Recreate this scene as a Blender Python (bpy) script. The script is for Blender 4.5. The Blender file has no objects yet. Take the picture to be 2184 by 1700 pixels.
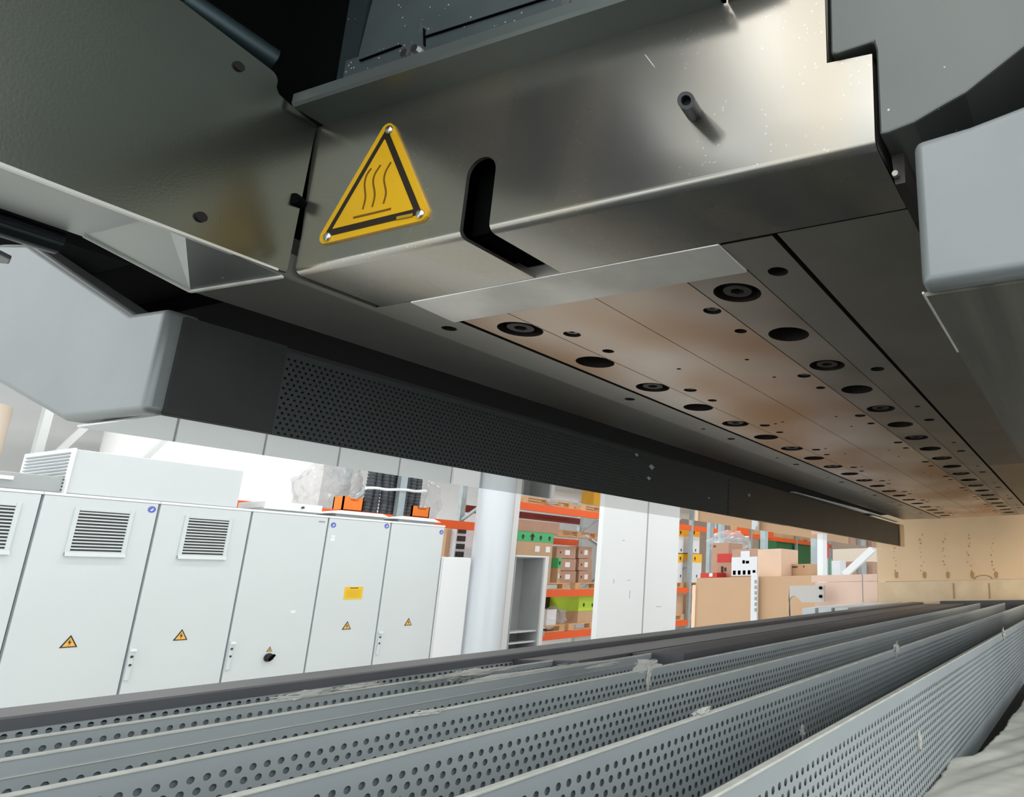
import bpy, bmesh, math, random
import numpy as np
from mathutils import Vector, Matrix, noise
random.seed(7)
PI = math.pi
SC = bpy.context.scene
COL = SC.collection
ZC = 1.5          # camera height above the hall floor; all builders below work relative to the camera

# ------------------------------------------------------------------ camera
FPX, CX, CY = 1504.99, 1803.75, 862.75
RM = np.array([[0.32268503616619915, -0.9463302049826524, -0.01826227181678055],
               [0.22949255526152876, 0.09694320778246975, -0.9684705372619135],
               [0.9182633252580399, 0.30831989491814527, 0.24845785937198883]])
cd = bpy.data.cameras.new('camera'); cam = bpy.data.objects.new('camera', cd); COL.objects.link(cam)
cd.sensor_width = 36; cd.lens = FPX/2184*36
cd.shift_x = -(CX-1092)/2184; cd.shift_y = (CY-850)/2184
cd.clip_start = 0.01; cd.clip_end = 200
M = Matrix(((RM[0][0], -RM[1][0], -RM[2][0]), (RM[0][1], -RM[1][1], -RM[2][1]), (RM[0][2], -RM[1][2], -RM[2][2]))).to_4x4()
M.translation = Vector((0, 0, ZC)); cam.matrix_world = M
SC.camera = cam

# ------------------------------------------------------------------ exposure, world, lamps
SC.view_settings.view_transform = 'Standard'; SC.view_settings.look = 'None'
SC.view_settings.exposure = 0.0; SC.view_settings.gamma = 1.0; SC.view_settings.use_curve_mapping = False
W = bpy.data.worlds.new('world'); SC.world = W; W.use_nodes = True
W.node_tree.nodes['Background'].inputs[0].default_value = (0.86, 0.90, 0.92, 1)
W.node_tree.nodes['Background'].inputs[1].default_value = 2.35

def area(name, loc, sx, sy, power, col=(1, .98, .95), rot=(0, 0, 0)):
    l = bpy.data.lights.new(name, 'AREA'); l.shape = 'RECTANGLE'; l.size = sx; l.size_y = sy
    l.energy = power; l.color = col
    o = bpy.data.objects.new(name, l); o.location = (loc[0], loc[1], loc[2]+ZC); o.rotation_euler = rot
    COL.objects.link(o); return o
CEIL = 4.4
LAMPS = [(x, y) for y in (3.4, 6.6, 12.5) for x in (1.5, 6.5, 11.5, 16.5)]
for (x, y) in LAMPS:
    area('hall_lamp', (x, y, CEIL-.16), 3.4, .30, 180 if y > 10 else 60)
for (x, y) in ((-2.6, 2.0), (-2.6, 0.2), (-5.5, 1.2)):
    area('hall_lamp', (x, y, CEIL-.16), 3.0, .30, 22)
area('far_end_fill', (2.5, -.42, .02), .5, .5, 17.0, (1, .88, .70), (0, math.radians(-90), math.radians(14)))  # warm fill added out of view to brighten the tan end plate

# ------------------------------------------------------------------ helpers
def lin(c):
    return tuple(((v/255)/12.92 if v/255 <= .04045 else ((v/255+.055)/1.055)**2.4) for v in c)
MATS = {}
def mat(name, rgb, rough=.5, metal=0., var=0., vscale=8., rgb2=None, bump=0., bscale=200., stretch=(1, 1, 1),
        rvar=0., specks=0., speckcol=(215, 220, 220), alpha=1., trans=0., coat=0., emit=0., spscale=90, spsize=.12, soft=0):
    if name in MATS: return MATS[name]
    m = bpy.data.materials.new(name); m.use_nodes = True; nt = m.node_tree; N = nt.nodes; L = nt.links
    b = N['Principled BSDF']; c = lin(rgb)
    b.inputs['Base Color'].default_value = (*c, 1); b.inputs['Roughness'].default_value = rough
    b.inputs['Metallic'].default_value = metal; b.inputs['Alpha'].default_value = alpha
    b.inputs['Transmission Weight'].default_value = trans; b.inputs['Coat Weight'].default_value = coat
    if emit: b.inputs['Emission Color'].default_value = (*c, 1); b.inputs['Emission Strength'].default_value = emit
    tc = N.new('ShaderNodeTexCoord'); mp = N.new('ShaderNodeMapping'); mp.inputs['Scale'].default_value = stretch
    L.new(tc.outputs['Object'], mp.inputs[0])
    src = None
    if var or rgb2 or rvar:
        n = N.new('ShaderNodeTexNoise'); n.inputs['Scale'].default_value = vscale; n.inputs['Detail'].default_value = 1.5 if soft else 5
        L.new(mp.outputs[0], n.inputs['Vector'])
        cr = N.new('ShaderNodeValToRGB'); cr.color_ramp.interpolation = 'EASE'; cr.color_ramp.elements[0].position = .3; cr.color_ramp.elements[1].position = .7
        c2 = lin(rgb2) if rgb2 else tuple(max(0, v*(1-var)) for v in c)
        cr.color_ramp.elements[0].color = (*c, 1); cr.color_ramp.elements[1].color = (*c2, 1)
        L.new(n.outputs['Fac'], cr.inputs[0]); src = cr.outputs[0]
        if rvar:
            mr = N.new('ShaderNodeMapRange'); mr.inputs['From Min'].default_value = .3; mr.inputs['From Max'].default_value = .7
            mr.inputs['To Min'].default_value = rough-rvar; mr.inputs['To Max'].default_value = rough+rvar
            L.new(n.outputs['Fac'], mr.inputs[0]); L.new(mr.outputs[0], b.inputs['Roughness'])
    if specks:
        v = N.new('ShaderNodeTexVoronoi'); v.inputs['Scale'].default_value = spscale
        L.new(tc.outputs['Object'], v.inputs['Vector'])
        n3 = N.new('ShaderNodeTexNoise'); n3.inputs['Scale'].default_value = spscale*.15; L.new(tc.outputs['Object'], n3.inputs['Vector'])
        lt = N.new('ShaderNodeMath'); lt.operation = 'LESS_THAN'; lt.inputs[1].default_value = spsize
        L.new(v.outputs['Distance'], lt.inputs[0])
        gt = N.new('ShaderNodeMath'); gt.operation = 'GREATER_THAN'; gt.inputs[1].default_value = .50
        L.new(n3.outputs['Fac'], gt.inputs[0])
        mu = N.new('ShaderNodeMath'); mu.operation = 'MULTIPLY'; L.new(lt.outputs[0], mu.inputs[0]); L.new(gt.outputs[0], mu.inputs[1])
        m2 = N.new('ShaderNodeMath'); m2.operation = 'MULTIPLY'; m2.inputs[1].default_value = specks; L.new(mu.outputs[0], m2.inputs[0])
        mx = N.new('ShaderNodeMix'); mx.data_type = 'RGBA'; L.new(m2.outputs[0], mx.inputs['Factor'])
        if src: L.new(src, mx.inputs['A'])
        else: mx.inputs['A'].default_value = (*c, 1)
        mx.inputs['B'].default_value = (*lin(speckcol), 1); src = mx.outputs['Result']
    if src: L.new(src, b.inputs['Base Color'])
    if bump:
        n2 = N.new('ShaderNodeTexNoise'); n2.inputs['Scale'].default_value = bscale; n2.inputs['Detail'].default_value = 3
        L.new(mp.outputs[0], n2.inputs['Vector'])
        bp = N.new('ShaderNodeBump'); bp.inputs['Strength'].default_value = bump; bp.inputs['Distance'].default_value = .001
        L.new(n2.outputs['Fac'], bp.inputs['Height']); L.new(bp.outputs[0], b.inputs['Normal'])
    MATS[name] = m; return m

def new(): return bmesh.new()
def box(bm, x0, x1, y0, y1, z0, z1):
    v = [bm.verts.new(p) for p in ((x0,y0,z0),(x1,y0,z0),(x1,y1,z0),(x0,y1,z0),(x0,y0,z1),(x1,y0,z1),(x1,y1,z1),(x0,y1,z1))]
    for f in ((0,3,2,1),(4,5,6,7),(0,1,5,4),(1,2,6,5),(2,3,7,6),(3,0,4,7)): bm.faces.new([v[i] for i in f])
    return bm
def prism(bm, pts, ax, a, b):
    """extrude a 2D polygon along axis ax from a to b (x: (y,z), y: (x,z), z: (x,y))"""
    def P(p, t): return {'x': (t, p[0], p[1]), 'y': (p[0], t, p[1]), 'z': (p[0], p[1], t)}[ax]
    A = [bm.verts.new(P(p, a)) for p in pts]; B = [bm.verts.new(P(p, b)) for p in pts]
    bm.faces.new(A); bm.faces.new(B[::-1]); n = len(pts)
    for i in range(n): bm.faces.new((A[i], B[i], B[(i+1) % n], A[(i+1) % n]))
    return bm
def cyl(bm, p, q, r, n=16, r2=None, cap=True):
    p = Vector(p); q = Vector(q); d = (q-p).normalized()
    u = d.orthogonal().normalized(); w = d.cross(u); r2 = r if r2 is None else r2
    A = [bm.verts.new(p+(u*math.cos(2*PI*i/n)+w*math.sin(2*PI*i/n))*r) for i in range(n)]
    B = [bm.verts.new(q+(u*math.cos(2*PI*i/n)+w*math.sin(2*PI*i/n))*r2) for i in range(n)]
    for i in range(n): bm.faces.new((A[i], A[(i+1) % n], B[(i+1) % n], B[i]))
    if cap: bm.faces.new(A[::-1]); bm.faces.new(B)
    return bm
def bar(bm, p, q, w, h=None):
    """square bar from p to q"""
    p = Vector(p); q = Vector(q); d = (q-p).normalized(); h = w if h is None else h
    u = d.cross(Vector((0, 0, 1)));  u = Vector((1, 0, 0)) if u.length < 1e-3 else u.normalized()
    v = u.cross(d).normalized(); V = []
    for e in (p, q):
        for s, t in ((-1,-1),(1,-1),(1,1),(-1,1)): V.append(bm.verts.new(e+u*s*w/2+v*t*h/2))
    for f in ((0,1,2,3),(7,6,5,4),(0,4,5,1),(1,5,6,2),(2,6,7,3),(3,7,4,0)): bm.faces.new([V[i] for i in f])
    return bm
def tube(bm, pts, r, n=8):
    pts = [Vector(p) for p in pts]; rings = []
    for i, p in enumerate(pts):
        d = (pts[min(i+1, len(pts)-1)]-pts[max(i-1, 0)]).normalized(); u = d.cross(Vector((.13, .3, 1))).normalized(); w = d.cross(u)
        rr = r[i] if isinstance(r, (list, tuple)) else r
        rings.append([bm.verts.new(p+(u*math.cos(2*PI*k/n)+w*math.sin(2*PI*k/n))*rr) for k in range(n)])
    for a, b in zip(rings, rings[1:]):
        for k in range(n): bm.faces.new((a[k], a[(k+1) % n], b[(k+1) % n], b[k]))
    bm.faces.new(rings[0][::-1]); bm.faces.new(rings[-1])
    return bm
def arc(cx, cy, r, a0, a1, n=8):
    return [(cx+r*math.cos(math.radians(a0+(a1-a0)*i/n)), cy+r*math.sin(math.radians(a0+(a1-a0)*i/n))) for i in range(n+1)]

ROOTS = []
def tag(o, label=None, cat=None, group=None, kind=None):
    if label: o['label'] = label
    if cat: o['category'] = cat
    if group: o['group'] = group
    if kind: o['kind'] = kind
    return o
def wpos(o):
    v = Vector(o.location)
    while o.parent: o = o.parent; v += Vector(o.location)
    return v
def obj(name, bm, m, parent=None, smooth=False, bevel=0., bseg=2, kind=None, label=None):
    bmesh.ops.recalc_face_normals(bm, faces=bm.faces)
    me = bpy.data.meshes.new(name)
    if parent is not None: org = wpos(parent)
    else:
        c = [v.co for v in bm.verts]
        org = Vector(((min(v.x for v in c)+max(v.x for v in c))/2, (min(v.y for v in c)+max(v.y for v in c))/2, min(v.z for v in c)))
    bmesh.ops.translate(bm, verts=bm.verts, vec=-org)
    bm.to_mesh(me); bm.free()
    if smooth:
        me.polygons.foreach_set('use_smooth', [True]*len(me.polygons))
        me.set_sharp_from_angle(angle=math.radians(35))
    me.materials.append(m)
    o = bpy.data.objects.new(name, me); COL.objects.link(o)
    if parent is not None: o.parent = parent
    else: o.location = org; ROOTS.append(o)
    if bevel:
        b = o.modifiers.new('bevel', 'BEVEL'); b.width = bevel; b.segments = bseg; b.limit_method = 'ANGLE'; b.angle_limit = math.radians(40)
    if kind: o['kind'] = kind
    if label: o['label'] = label
    return o
def thing(name, loc, label, cat, group=None):
    o = bpy.data.objects.new(name, None); o.location = loc; o.empty_display_size = .05; COL.objects.link(o); ROOTS.append(o)
    return tag(o, label, cat, group)
def link_copy(o, parent, off):
    c = o.copy(); COL.objects.link(c); c.parent = parent; c.location = Vector(o.location)+Vector(off); return c
def at(px, py, ax, v):
    """the point where the sight line of a photograph pixel meets the plane ax = v (a place in the hall)"""
    d = RM.T @ np.array([(px-CX)/FPX, (py-CY)/FPX, 1.0]); return Vector(d*(v/d['xyz'.index(ax)]))

# ------------------------------------------------------------------ materials
wallm = mat('hall_wall', (238, 240, 241), .7, var=.08, vscale=.6)
m_cover = mat('brushed_steel_cover', (176, 174, 168), .27, .92, rgb2=(184, 176, 162), vscale=9, stretch=(1, 1.6, .35), soft=1, rvar=.04, specks=.45, spscale=190, spsize=.15)
m_under = mat('stained_steel_underside', (206, 196, 184), .36, .65, soft=1, rgb2=(152, 142, 132), vscale=5, rvar=.06)
m_strip = mat('bare_steel_bar', (255, 252, 246), .42, .55, rgb2=(228, 224, 214), vscale=10, rvar=.06)
m_tint = mat('heat_tinted_steel', (240, 228, 218), .34, .62, rgb2=(208, 164, 120), vscale=3.2, rvar=.03, stretch=(1, 1.4, 1), soft=1)
m_grey = mat('grey_steel_plate', (176, 172, 163), .38, .7, var=.15, vscale=6, rvar=.05)
m_dgrey = mat('dark_steel_plate', (146, 142, 134), .42, .45, var=.2, vscale=6)
m_panel = mat('dark_satin_sheet', (106, 110, 101), .24, .9, var=.15, vscale=3, bump=.06, bscale=500)
m_black = mat('black_void', (8, 9, 9), .95)  # flat black puts deep shade into voids; also on bolts, feet and grips
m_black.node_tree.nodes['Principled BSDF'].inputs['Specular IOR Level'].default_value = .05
m_hole = mat('dark_bore', (22, 20, 18), .6, .3)  # dark tone puts shade into bore and groove floors; also guard screws
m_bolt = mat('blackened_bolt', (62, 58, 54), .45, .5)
m_bore = mat('bore_wall', (40, 35, 30), .6, .3)  # pit walls and plate sides coloured dark for the shade between plates
m_zinc = mat('zinc_rivet', (215, 215, 212), .3, 1)
m_yel = mat('warning_yellow', (228, 176, 10), .42, var=.05, vscale=30, coat=.2)
m_ink = mat('sign_black', (34, 24, 10), .5)
m_brown = mat('sign_brown', (116, 78, 8), .5)
m_house = mat('grey_painted_housing', (138, 143, 143), .38, .3, var=.1, vscale=9, bump=.15, bscale=40)
m_mid = mat('mid_grey_block', (102, 106, 103), .38, .6, var=.12, vscale=5, specks=.6, spscale=70, spsize=.07)
m_upper = mat('dusty_dark_duct', (88, 98, 98), .34, .25, var=.3, vscale=7, specks=.7, spscale=170, spsize=.15)
m_beam = mat('black_beam_face', (58, 61, 60), .45, .3, var=.2, vscale=10)
m_mirror = mat('polished_sheet', (205, 204, 202), .035, 1, var=.02)
m_conv = mat('perforated_grey_sheet', (170, 177, 178), .55, .1, var=.10, vscale=6)
m_lip = mat('worn_sheet_edge', (214, 215, 206), .6, .1, var=.15, vscale=60)
m_back = mat('hole_shade_grey', (136, 146, 150), .7)  # tone of the plate added behind the perforations to darken them
m_deck = mat('dark_deck', (70, 76, 78), .7)
m_rail = mat('dark_rail', (92, 93, 98), .5, .2, var=.15, vscale=8)
m_lint = mat('pale_lint', (205, 205, 198), 1., var=.1, vscale=60)
m_tan = mat('tan_lit_cap', (214, 186, 142), .5, var=.06, vscale=3)  # tan of the beam end cap stands for warm light on it
m_cab = mat('cabinet_paint', (214, 220, 221), .35, var=.03, vscale=1.5)
m_seam = mat('door_gap', (158, 163, 165), .8)
m_tri = mat('sticker_amber', (240, 184, 84), .5)
m_vent = mat('vent_dark', (62, 64, 62), .8)
m_white = mat('white_paint', (240, 242, 243), .4)
m_blue = mat('sticker_blue', (98, 112, 196), .5)
m_org = mat('rack_orange', (240, 96, 30), .5)
m_crate = mat('crate_orange', (246, 134, 42), .45)
m_dred = mat('rack_dark_red', (120, 38, 26), .6)
m_galv = mat('galvanised_post', (176, 188, 192), .45, .4, var=.12, vscale=12)
m_card = mat('cardboard', (204, 168, 134), .8, var=.06, vscale=2)
m_card2 = mat('cardboard_rosy', (190, 152, 130), .8, var=.08, vscale=3)
m_wood = mat('pallet_wood', (222, 180, 134), .8, var=.2, vscale=12)
m_green = mat('green_tape', (76, 186, 118), .5)
m_dgreen = mat('dark_green_crate', (40, 110, 60), .5)
m_lime = mat('lime_tape', (190, 226, 62), .5)
m_amber = mat('amber_tape', (250, 190, 52), .5)
m_red = mat('red_tape', (202, 50, 44), .5)
m_wbox = mat('white_carton', (228, 230, 234), .6)
m_print = mat('carton_print', (52, 48, 44), .7)
m_hose = mat('grey_hose', (76, 82, 88), .5, var=.3, vscale=10)
m_wrap = mat('clear_wrap', (206, 208, 210), .22, 0, alpha=.34, coat=.6, bump=1., bscale=6)
m_greycab = mat('grey_cabinet_inside', (178, 182, 182), .5, var=.1, vscale=2)

def tri_marks(): pass

# ------------------------------------------------------------------ the hall
FL = -ZC
def struct(name, bm, m, **k):
    o = obj(name, bm, m, **k); o['kind'] = 'structure'; return o
struct('floor', box(new(), -9, 32, -9, 18, FL-.1, FL), mat('hall_floor', (206, 206, 202), .35, var=.12, vscale=.8))
struct('wall_left', box(new(), -9, 32, 18, 18.2, FL, CEIL), wallm)
struct('wall_far', box(new(), 32, 32.2, -9, 18, FL, CEIL), wallm)
struct('ceiling', box(new(), -1.2, 32, -9, 18, CEIL, CEIL+.1), mat('hall_ceiling', (206, 210, 210), .8))
# lamp housings and roof trusses
lamp0 = None
def lamp_label(x, y):
    if (x, y) == (6.5, 12.5): return 'white strip lamp under the hall ceiling, glimpsed at the left edge'
    return 'long white strip lamp hanging from the hall ceiling'
for (x, y) in LAMPS+[(-2.6, 2.0), (-2.6, 0.2), (-5.5, 1.2)]:
    if lamp0 is None:
        lamp0 = prism(new(), [(-.26, 0), (.26, 0), (.16, .14), (-.16, .14)], 'x', -1.8, 1.8)
        o = obj('strip_lamp', lamp0, m_white); o.location = (x, y, CEIL-.15)
    else:
        o = o.copy(); COL.objects.link(o); ROOTS.append(o); o.location = (x, y, CEIL-.15)
    tag(o, 'long white strip lamp hanging from the hall ceiling', 'lamp', 'strip lamps of the hall')
for k, x in enumerate((4.0, 9.0, 14.0)):
    t = thing('roof_truss', (x, 4, CEIL-.75), ['grey lattice roof truss nearest the camera', 'grey lattice roof truss above the cabinets', 'grey lattice roof truss above the racks'][k], 'truss', None)
    obj('lower_chord', bar(new(), (x, -8.5, CEIL-.7), (x, 17.9, CEIL-.7), .09), m_greycab, t)
    obj('upper_chord', bar(new(), (x, -8.5, CEIL-.06), (x, 17.9, CEIL-.06), .09), m_greycab, t)
    b = new()
    for i in range(26): bar(b, (x, -8+i, CEIL-(.7 if i % 2 else .1)), (x, -7+i, CEIL-(.1 if i % 2 else .7)), .05)
    obj('web', b, m_greycab, t)

for k, (y0, y1, l) in enumerate(((-1.4, -.8, 'grey girder added for reflected streaks behind the camera, farthest right'), (.25, .75, 'grey girder added for reflected streaks straight above the camera'), (1.35, 1.85, 'grey girder added for reflected streaks behind the camera, left of the middle one'), (2.45, 3.0, 'grey girder added for reflected streaks behind the camera, next to the left one'), (3.8, 4.4, 'grey girder added for reflected streaks behind the camera, farthest left'))):
    t = thing('added_girder', (-5, (y0+y1)/2, CEIL), l, 'girder', 'unseen girders added to streak the cover reflection')  # unseen girders added to darken and streak the cover reflection
    obj('flange', box(new(), -9, -1.2, y0, y1, CEIL, CEIL+.03), m_greycab, t); obj('web', box(new(), -9, -1.2, (y0+y1)/2-.02, (y0+y1)/2+.02, CEIL+.03, CEIL+.5), m_greycab, t)
    obj('column', box(new(), -9, -8.8, (y0+y1)/2-.1, (y0+y1)/2+.1, FL, CEIL), m_greycab, t)

# ------------------------------------------------------------------ white control cabinets (front y = 8.2)
YC = 8.2
seams = [2.62, 3.41, 4.21, 5.00, 5.80, 6.58, 7.37]
ZT = .868
def warn_tri(bm_y, bm_k, x, z, s, y):
    """yellow triangle with a black bolt, lying on a plane y = const"""
    h = s*.866
    prism(bm_k, [(x-s/2, z), (x+s/2, z), (x, z+h)], 'y', y-.003, y)
    q = s*.1
    prism(bm_y, [(x-s/2+q*1.3, z+q*.7), (x+s/2-q*1.3, z+q*.7), (x, z+h-q*1.5)], 'y', y-.005, y-.003)
    prism(bm_k, [(x+.01*s, z+h*.68), (x-.10*s, z+h*.36), (x, z+h*.38), (x-.03*s, z+h*.15), (x+.1*s, z+h*.46), (x, z+h*.44)], 'y', y-.007, y-.005)
cab_lab = ['white control cabinet cut off by the left edge, a louvred vent on its door',
           'white control cabinet with a louvred vent and a blue round sticker, leftmost whole one',
           'white control cabinet with a smaller looking louvred vent, second whole one from the left',
           'white control cabinet with a black rotary main switch on its door',
           'white control cabinet with a yellow rectangular notice on its door',
           'white control cabinet at the right end of the row, its door plain but one triangle']
for i in range(6):
    x0, x1 = seams[i], seams[i+1]
    t = thing('control_cabinet', ((x0+x1)/2, YC+.25, FL), cab_lab[i], 'cabinet', 'control cabinets in a row')
    obj('body', box(new(), x0+.002, x1-.002, YC+.03, YC+.5, FL+.1, ZT), m_seam if 0 else m_cab, t)
    obj('plinth', box(new(), x0+.01, x1-.01, YC+.05, YC+.48, FL, FL+.1), m_vent, t)
    obj('door_seal', box(new(), x0+.002, x1-.002, YC+.019, YC+.031, FL+.11, ZT-.012), m_seam, t)
    d = obj('door', box(new(), x0+.010, x1-.010, YC, YC+.02, FL+.12, ZT-.012), m_cab, t, bevel=.004)
    obj('top_rim', box(new(), x0+.002, x1-.002, YC-.004, YC+.02, ZT-.010, ZT+.012), m_white, t)
    if i < 3:
        # vent with slats: each slat its own piece
        vx0 = x0+(.245 if i != 0 else .30); vx1 = vx0+.345; vz1 = .745; n = 13; ph = .0275
        fr = new()
        for a in ((vx0-.03, vx0, vz1-.385, vz1+.03), (vx1, vx1+.03, vz1-.385, vz1+.03), (vx0, vx1, vz1, vz1+.03)):
            box(fr, a[0], a[1], YC-.014, YC, a[2], a[3])
        obj('vent_frame', fr, m_cab, t, bevel=.003)
        prism_b = prism(new(), [(YC, vz1-.385), (YC-.028, vz1-.385), (YC-.014, vz1-.352), (YC, vz1-.352)], 'x', vx0-.03, vx1+.03)
        obj('drip_edge', prism_b, m_cab, t)
        obj('vent_backing', box(new(), vx0, vx1, YC-.003, YC, vz1-.352, vz1), m_vent, t)
        first = None
        for k in range(n):
            if first is None:
                first = obj('slat', prism(new(), [(YC-.003, vz1-.008), (YC-.013, vz1-.014), (YC-.013, vz1-.022), (YC-.003, vz1-.020)], 'x', vx0, vx1), m_cab, t)
            else:
                link_copy(first, t, (0, 0, -k*ph))
    if i in (1, 2, 4, 5):
        by, bk = new(), new()
        tx = {1: 3.80, 2: 4.59, 4: 6.20, 5: 6.995}[i]
        warn_tri(by, bk, tx, -.385, .115 if i < 3 else .105, YC)
        s = obj('warning_sticker', bk, m_ink, t); obj('warning_field', by, m_tri, s)
    if i in (2, 3, 5):
        hx = {2: 4.24, 3: 5.035, 5: 6.625}[i]
        h = obj('handle', box(new(), hx-.018, hx+.018, YC-.016, YC, -.70, -.43), m_cab, t, bevel=.006)
        obj('handle_cap', box(new(), hx-.022, hx+.022, YC-.03, YC-.016, -.455, -.435), m_white, h)
        lk = new(); cyl(lk, (hx, YC-.016, -.50), (hx, YC-.022, -.50), .011, 12); cyl(lk, (hx, YC-.016, -.57), (hx, YC-.022, -.57), .010, 12)
        obj('lock', lk, m_vent, h)
    stx = {1: [(4.155, .80)], 4: [(5.86, .78), (6.52, .815)], 5: [(7.32, .79)]}.get(i, [])
    for (sx, sz) in stx:
        s = obj('round_sticker', cyl(new(), (sx, YC, sz), (sx, YC-.003, sz), .030, 20), m_blue, t)
        b = new(); prism(b, [(sx-.012, sz-.012), (sx+.002, sz-.014), (sx+.014, sz+.012), (sx+.0, sz+.004)], 'y', YC-.005, YC-.003)
        obj('sticker_mark', b, m_white, s)
    if i == 3:
        b = new(); warn_tri(b2 := new(), b, 5.402, -.555, .055, YC)
        s = obj('warning_sticker', b, m_ink, t); obj('warning_field', b2, m_tri, s)
        sw = obj('rotary_switch', cyl(cyl(new(), (5.40, YC, -.615), (5.40, YC-.02, -.615), .042, 20), (5.40, YC-.02, -.615), (5.40, YC-.05, -.615), .034, 20, .028), m_bolt, t, smooth=True)
        obj('switch_grip', bar(new(), (5.375, YC-.06, -.64), (5.425, YC-.06, -.59), .018, .022), m_black, sw)
        obj('paper_label', box(new(), 5.55, 5.60, YC-.002, YC, -.18, -.15), m_white, t)
        obj('maker_plate', box(new(), 5.69, 5.76, YC-.003, YC, .80, .815), m_seam, t)
    if i == 4:
        s = obj('notice', box(new(), 6.11, 6.33, YC-.003, YC, -.05, .09), mat('notice_yellow', (240, 196, 28), .5), t)
        b = new()
        box(b, 6.17, 6.27, YC-.005, YC-.003, .072, .080)
        obj('notice_lines', b, m_ink, s)
        b = new()
        for k in range(5): box(b, 6.135, 6.31-.02*(k % 2), YC-.0045, YC-.003, .045-k*.017, .049-k*.017)
        obj('notice_small_lines', b, mat('notice_print', (206, 160, 20), .5), s)
        obj('paper_label', box(new(), 5.855, 5.90, YC-.002, YC, .60, .635), m_white, t)
        obj('paper_label', box(new(), 5.855, 5.90, YC-.002, YC, .645, .665), m_white, t)
# cooling unit on top
t = thing('cooling_unit', (4.2, 8.6, ZT+.01), 'long white cooling unit with louvred end lying on the cabinets', 'cooling unit')
obj('casing', box(new(), 3.545, 4.86, YC+.02, YC+.72, .885, 1.265), m_cab, t, bevel=.006)
lf = obj('louvre_frame', box(new(), 3.53, 3.545, YC+.0, YC+.74, .875, 1.272), m_white, t)
first = None
for k in range(12):
    if first is None: first = obj('slat', prism(new(), [(YC+.04, 1.235), (YC+.68, 1.235), (YC+.68, 1.222), (YC+.04, 1.222)], 'x', 3.518, 3.531), m_seam, t)
    else: link_copy(first, t, (0, 0, -k*.029))
t = thing('junction_box', (3.2, 8.4, ZT+.01), 'low grey box with a white plug at the left end of the cabinet tops', 'box')
obj('case', box(new(), 2.7, 3.62, YC+.04, YC+.4, .882, 1.02), m_greycab, t, bevel=.01); obj('plug', box(new(), 3.13, 3.22, YC+.02, YC+.04, .955, .985), m_white, t)
# low boxes / open lids on top of cabinets
for k, (a, b_, lab) in enumerate(((5.02, 5.72, 'thin white lid box lying above the rotary switch cabinet'), (5.82, 6.55, 'raised white roof plate above the yellow notice cabinet'), (6.62, 7.28, 'raised white roof plate above the rightmost control cabinet'))):
    t = thing('roof_plate', ((a+b_)/2, YC+.25, ZT+.012), lab, 'roof plate', 'roof plates over the cabinets')
    if k == 0: obj('plate', box(new(), a+.1, b_, YC+.02, YC+.45, .90, .985), m_white, t, bevel=.006); obj('knob', cyl(new(), (5.50, YC+.02, .945), (5.5, YC+.0, .945), .012, 10), m_vent, t)
    else: obj('plate', prism(new(), [(a-.02, .915), (a+.1, .955), (b_-.1, .955), (b_+.02, .915)], 'y', YC+.0, YC+.5), m_white, t)
    obj('gap_shadow_frame', box(new(), a+.08, b_-.05, YC+.04, YC+.42, .88, .915), m_greycab, t)
# low cabinet, downpipe, pillar
t = thing('side_cabinet', (7.75, 8.45, FL), 'lower white cabinet between the control cabinets and the round column', 'cabinet')
obj('body', box(new(), 7.39, 7.86, YC+.01, YC+.5, FL, .47), m_white, t, bevel=.006); obj('door', box(new(), 7.40, 7.85, YC-.008, YC+.01, FL+.08, .46), m_white, t)
struct('trim_1', box(new(), 8.32, 8.90, 8.42, 8.58, FL, CEIL), wallm)
o = obj('round_column', cyl(new(), (8.14, 8.14, FL), (8.14, 8.14, CEIL), .25, 48), mat('pipe_paint', (214, 220, 226), .3, coat=.3), smooth=True)
tag(o, 'white round glossy column standing right of the control cabinets', 'column')
# open grey cabinet
t = thing('open_cabinet', (9.3, 8.7, FL), 'open grey steel cabinet with white frame and low shelves right of the column', 'cabinet')
b = new(); box(b, 9.0, 9.62, 8.90, 8.92, FL, .53); box(b, 9.0, 9.02, 8.5, 8.9, FL, .53); box(b, 9.60, 9.62, 8.5, 8.9, FL, .53)
obj('shell', b, m_greycab, t)
obj('top_rail', box(new(), 8.98, 9.70, 8.47, 8.92, .53, .555), m_white, t); obj('side_rail', box(new(), 9.62, 9.70, 8.47, 8.92, FL, .53), m_white, t, bevel=.004)
for z in (-.62, -.78, -.92): obj('shelf', box(new(), 9.02, 9.60, 8.52, 8.90, z, z+.025), m_cab, t)
for z in (.36, -.7): obj('hinge', box(new(), 9.70, 9.72, 8.46, 8.49, z, z+.08), m_galv, t)
# big white tank / silo at the back
t = thing('white_tank', (8.3, 15, FL), 'huge smooth white cylindrical tank standing behind the cabinets', 'tank')
obj('shell', cyl(new(), (8.45, 15, FL), (8.45, 15, 3.2), 1.55, 64), m_white, t, smooth=True); obj('rim', cyl(new(), (8.45, 15, 3.2), (8.45, 15, 3.3), 1.58, 64), m_greycab, t)
b = new(); bar(b, (5.4, 13.4, 1.6), (6.3, 13.4, 3.3), .07); bar(b, (6.3, 13.4, 1.6), (7.3, 13.4, 3.3), .07); bar(b, (5.4, 13.4, FL), (5.4, 13.4, 3.3), .09)
o = obj('stair_brace', b, m_greycab); tag(o, 'grey sloping steel braces left of the white tank', 'brace')
o = obj('cream_duct', cyl(new(), (5.5, 16.5, FL), (5.5, 16.5, 3.0), .7, 32), mat('cream_paint', (232, 216, 198), .5), smooth=True); tag(o, 'cream coloured round duct at the back wall, far left', 'duct')
o = obj('wall_post', box(new(), 3.2, 3.35, 14.0, 14.2, FL, 2.9), m_galv); tag(o, 'pale steel post near the back wall, far left', 'post')

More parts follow.
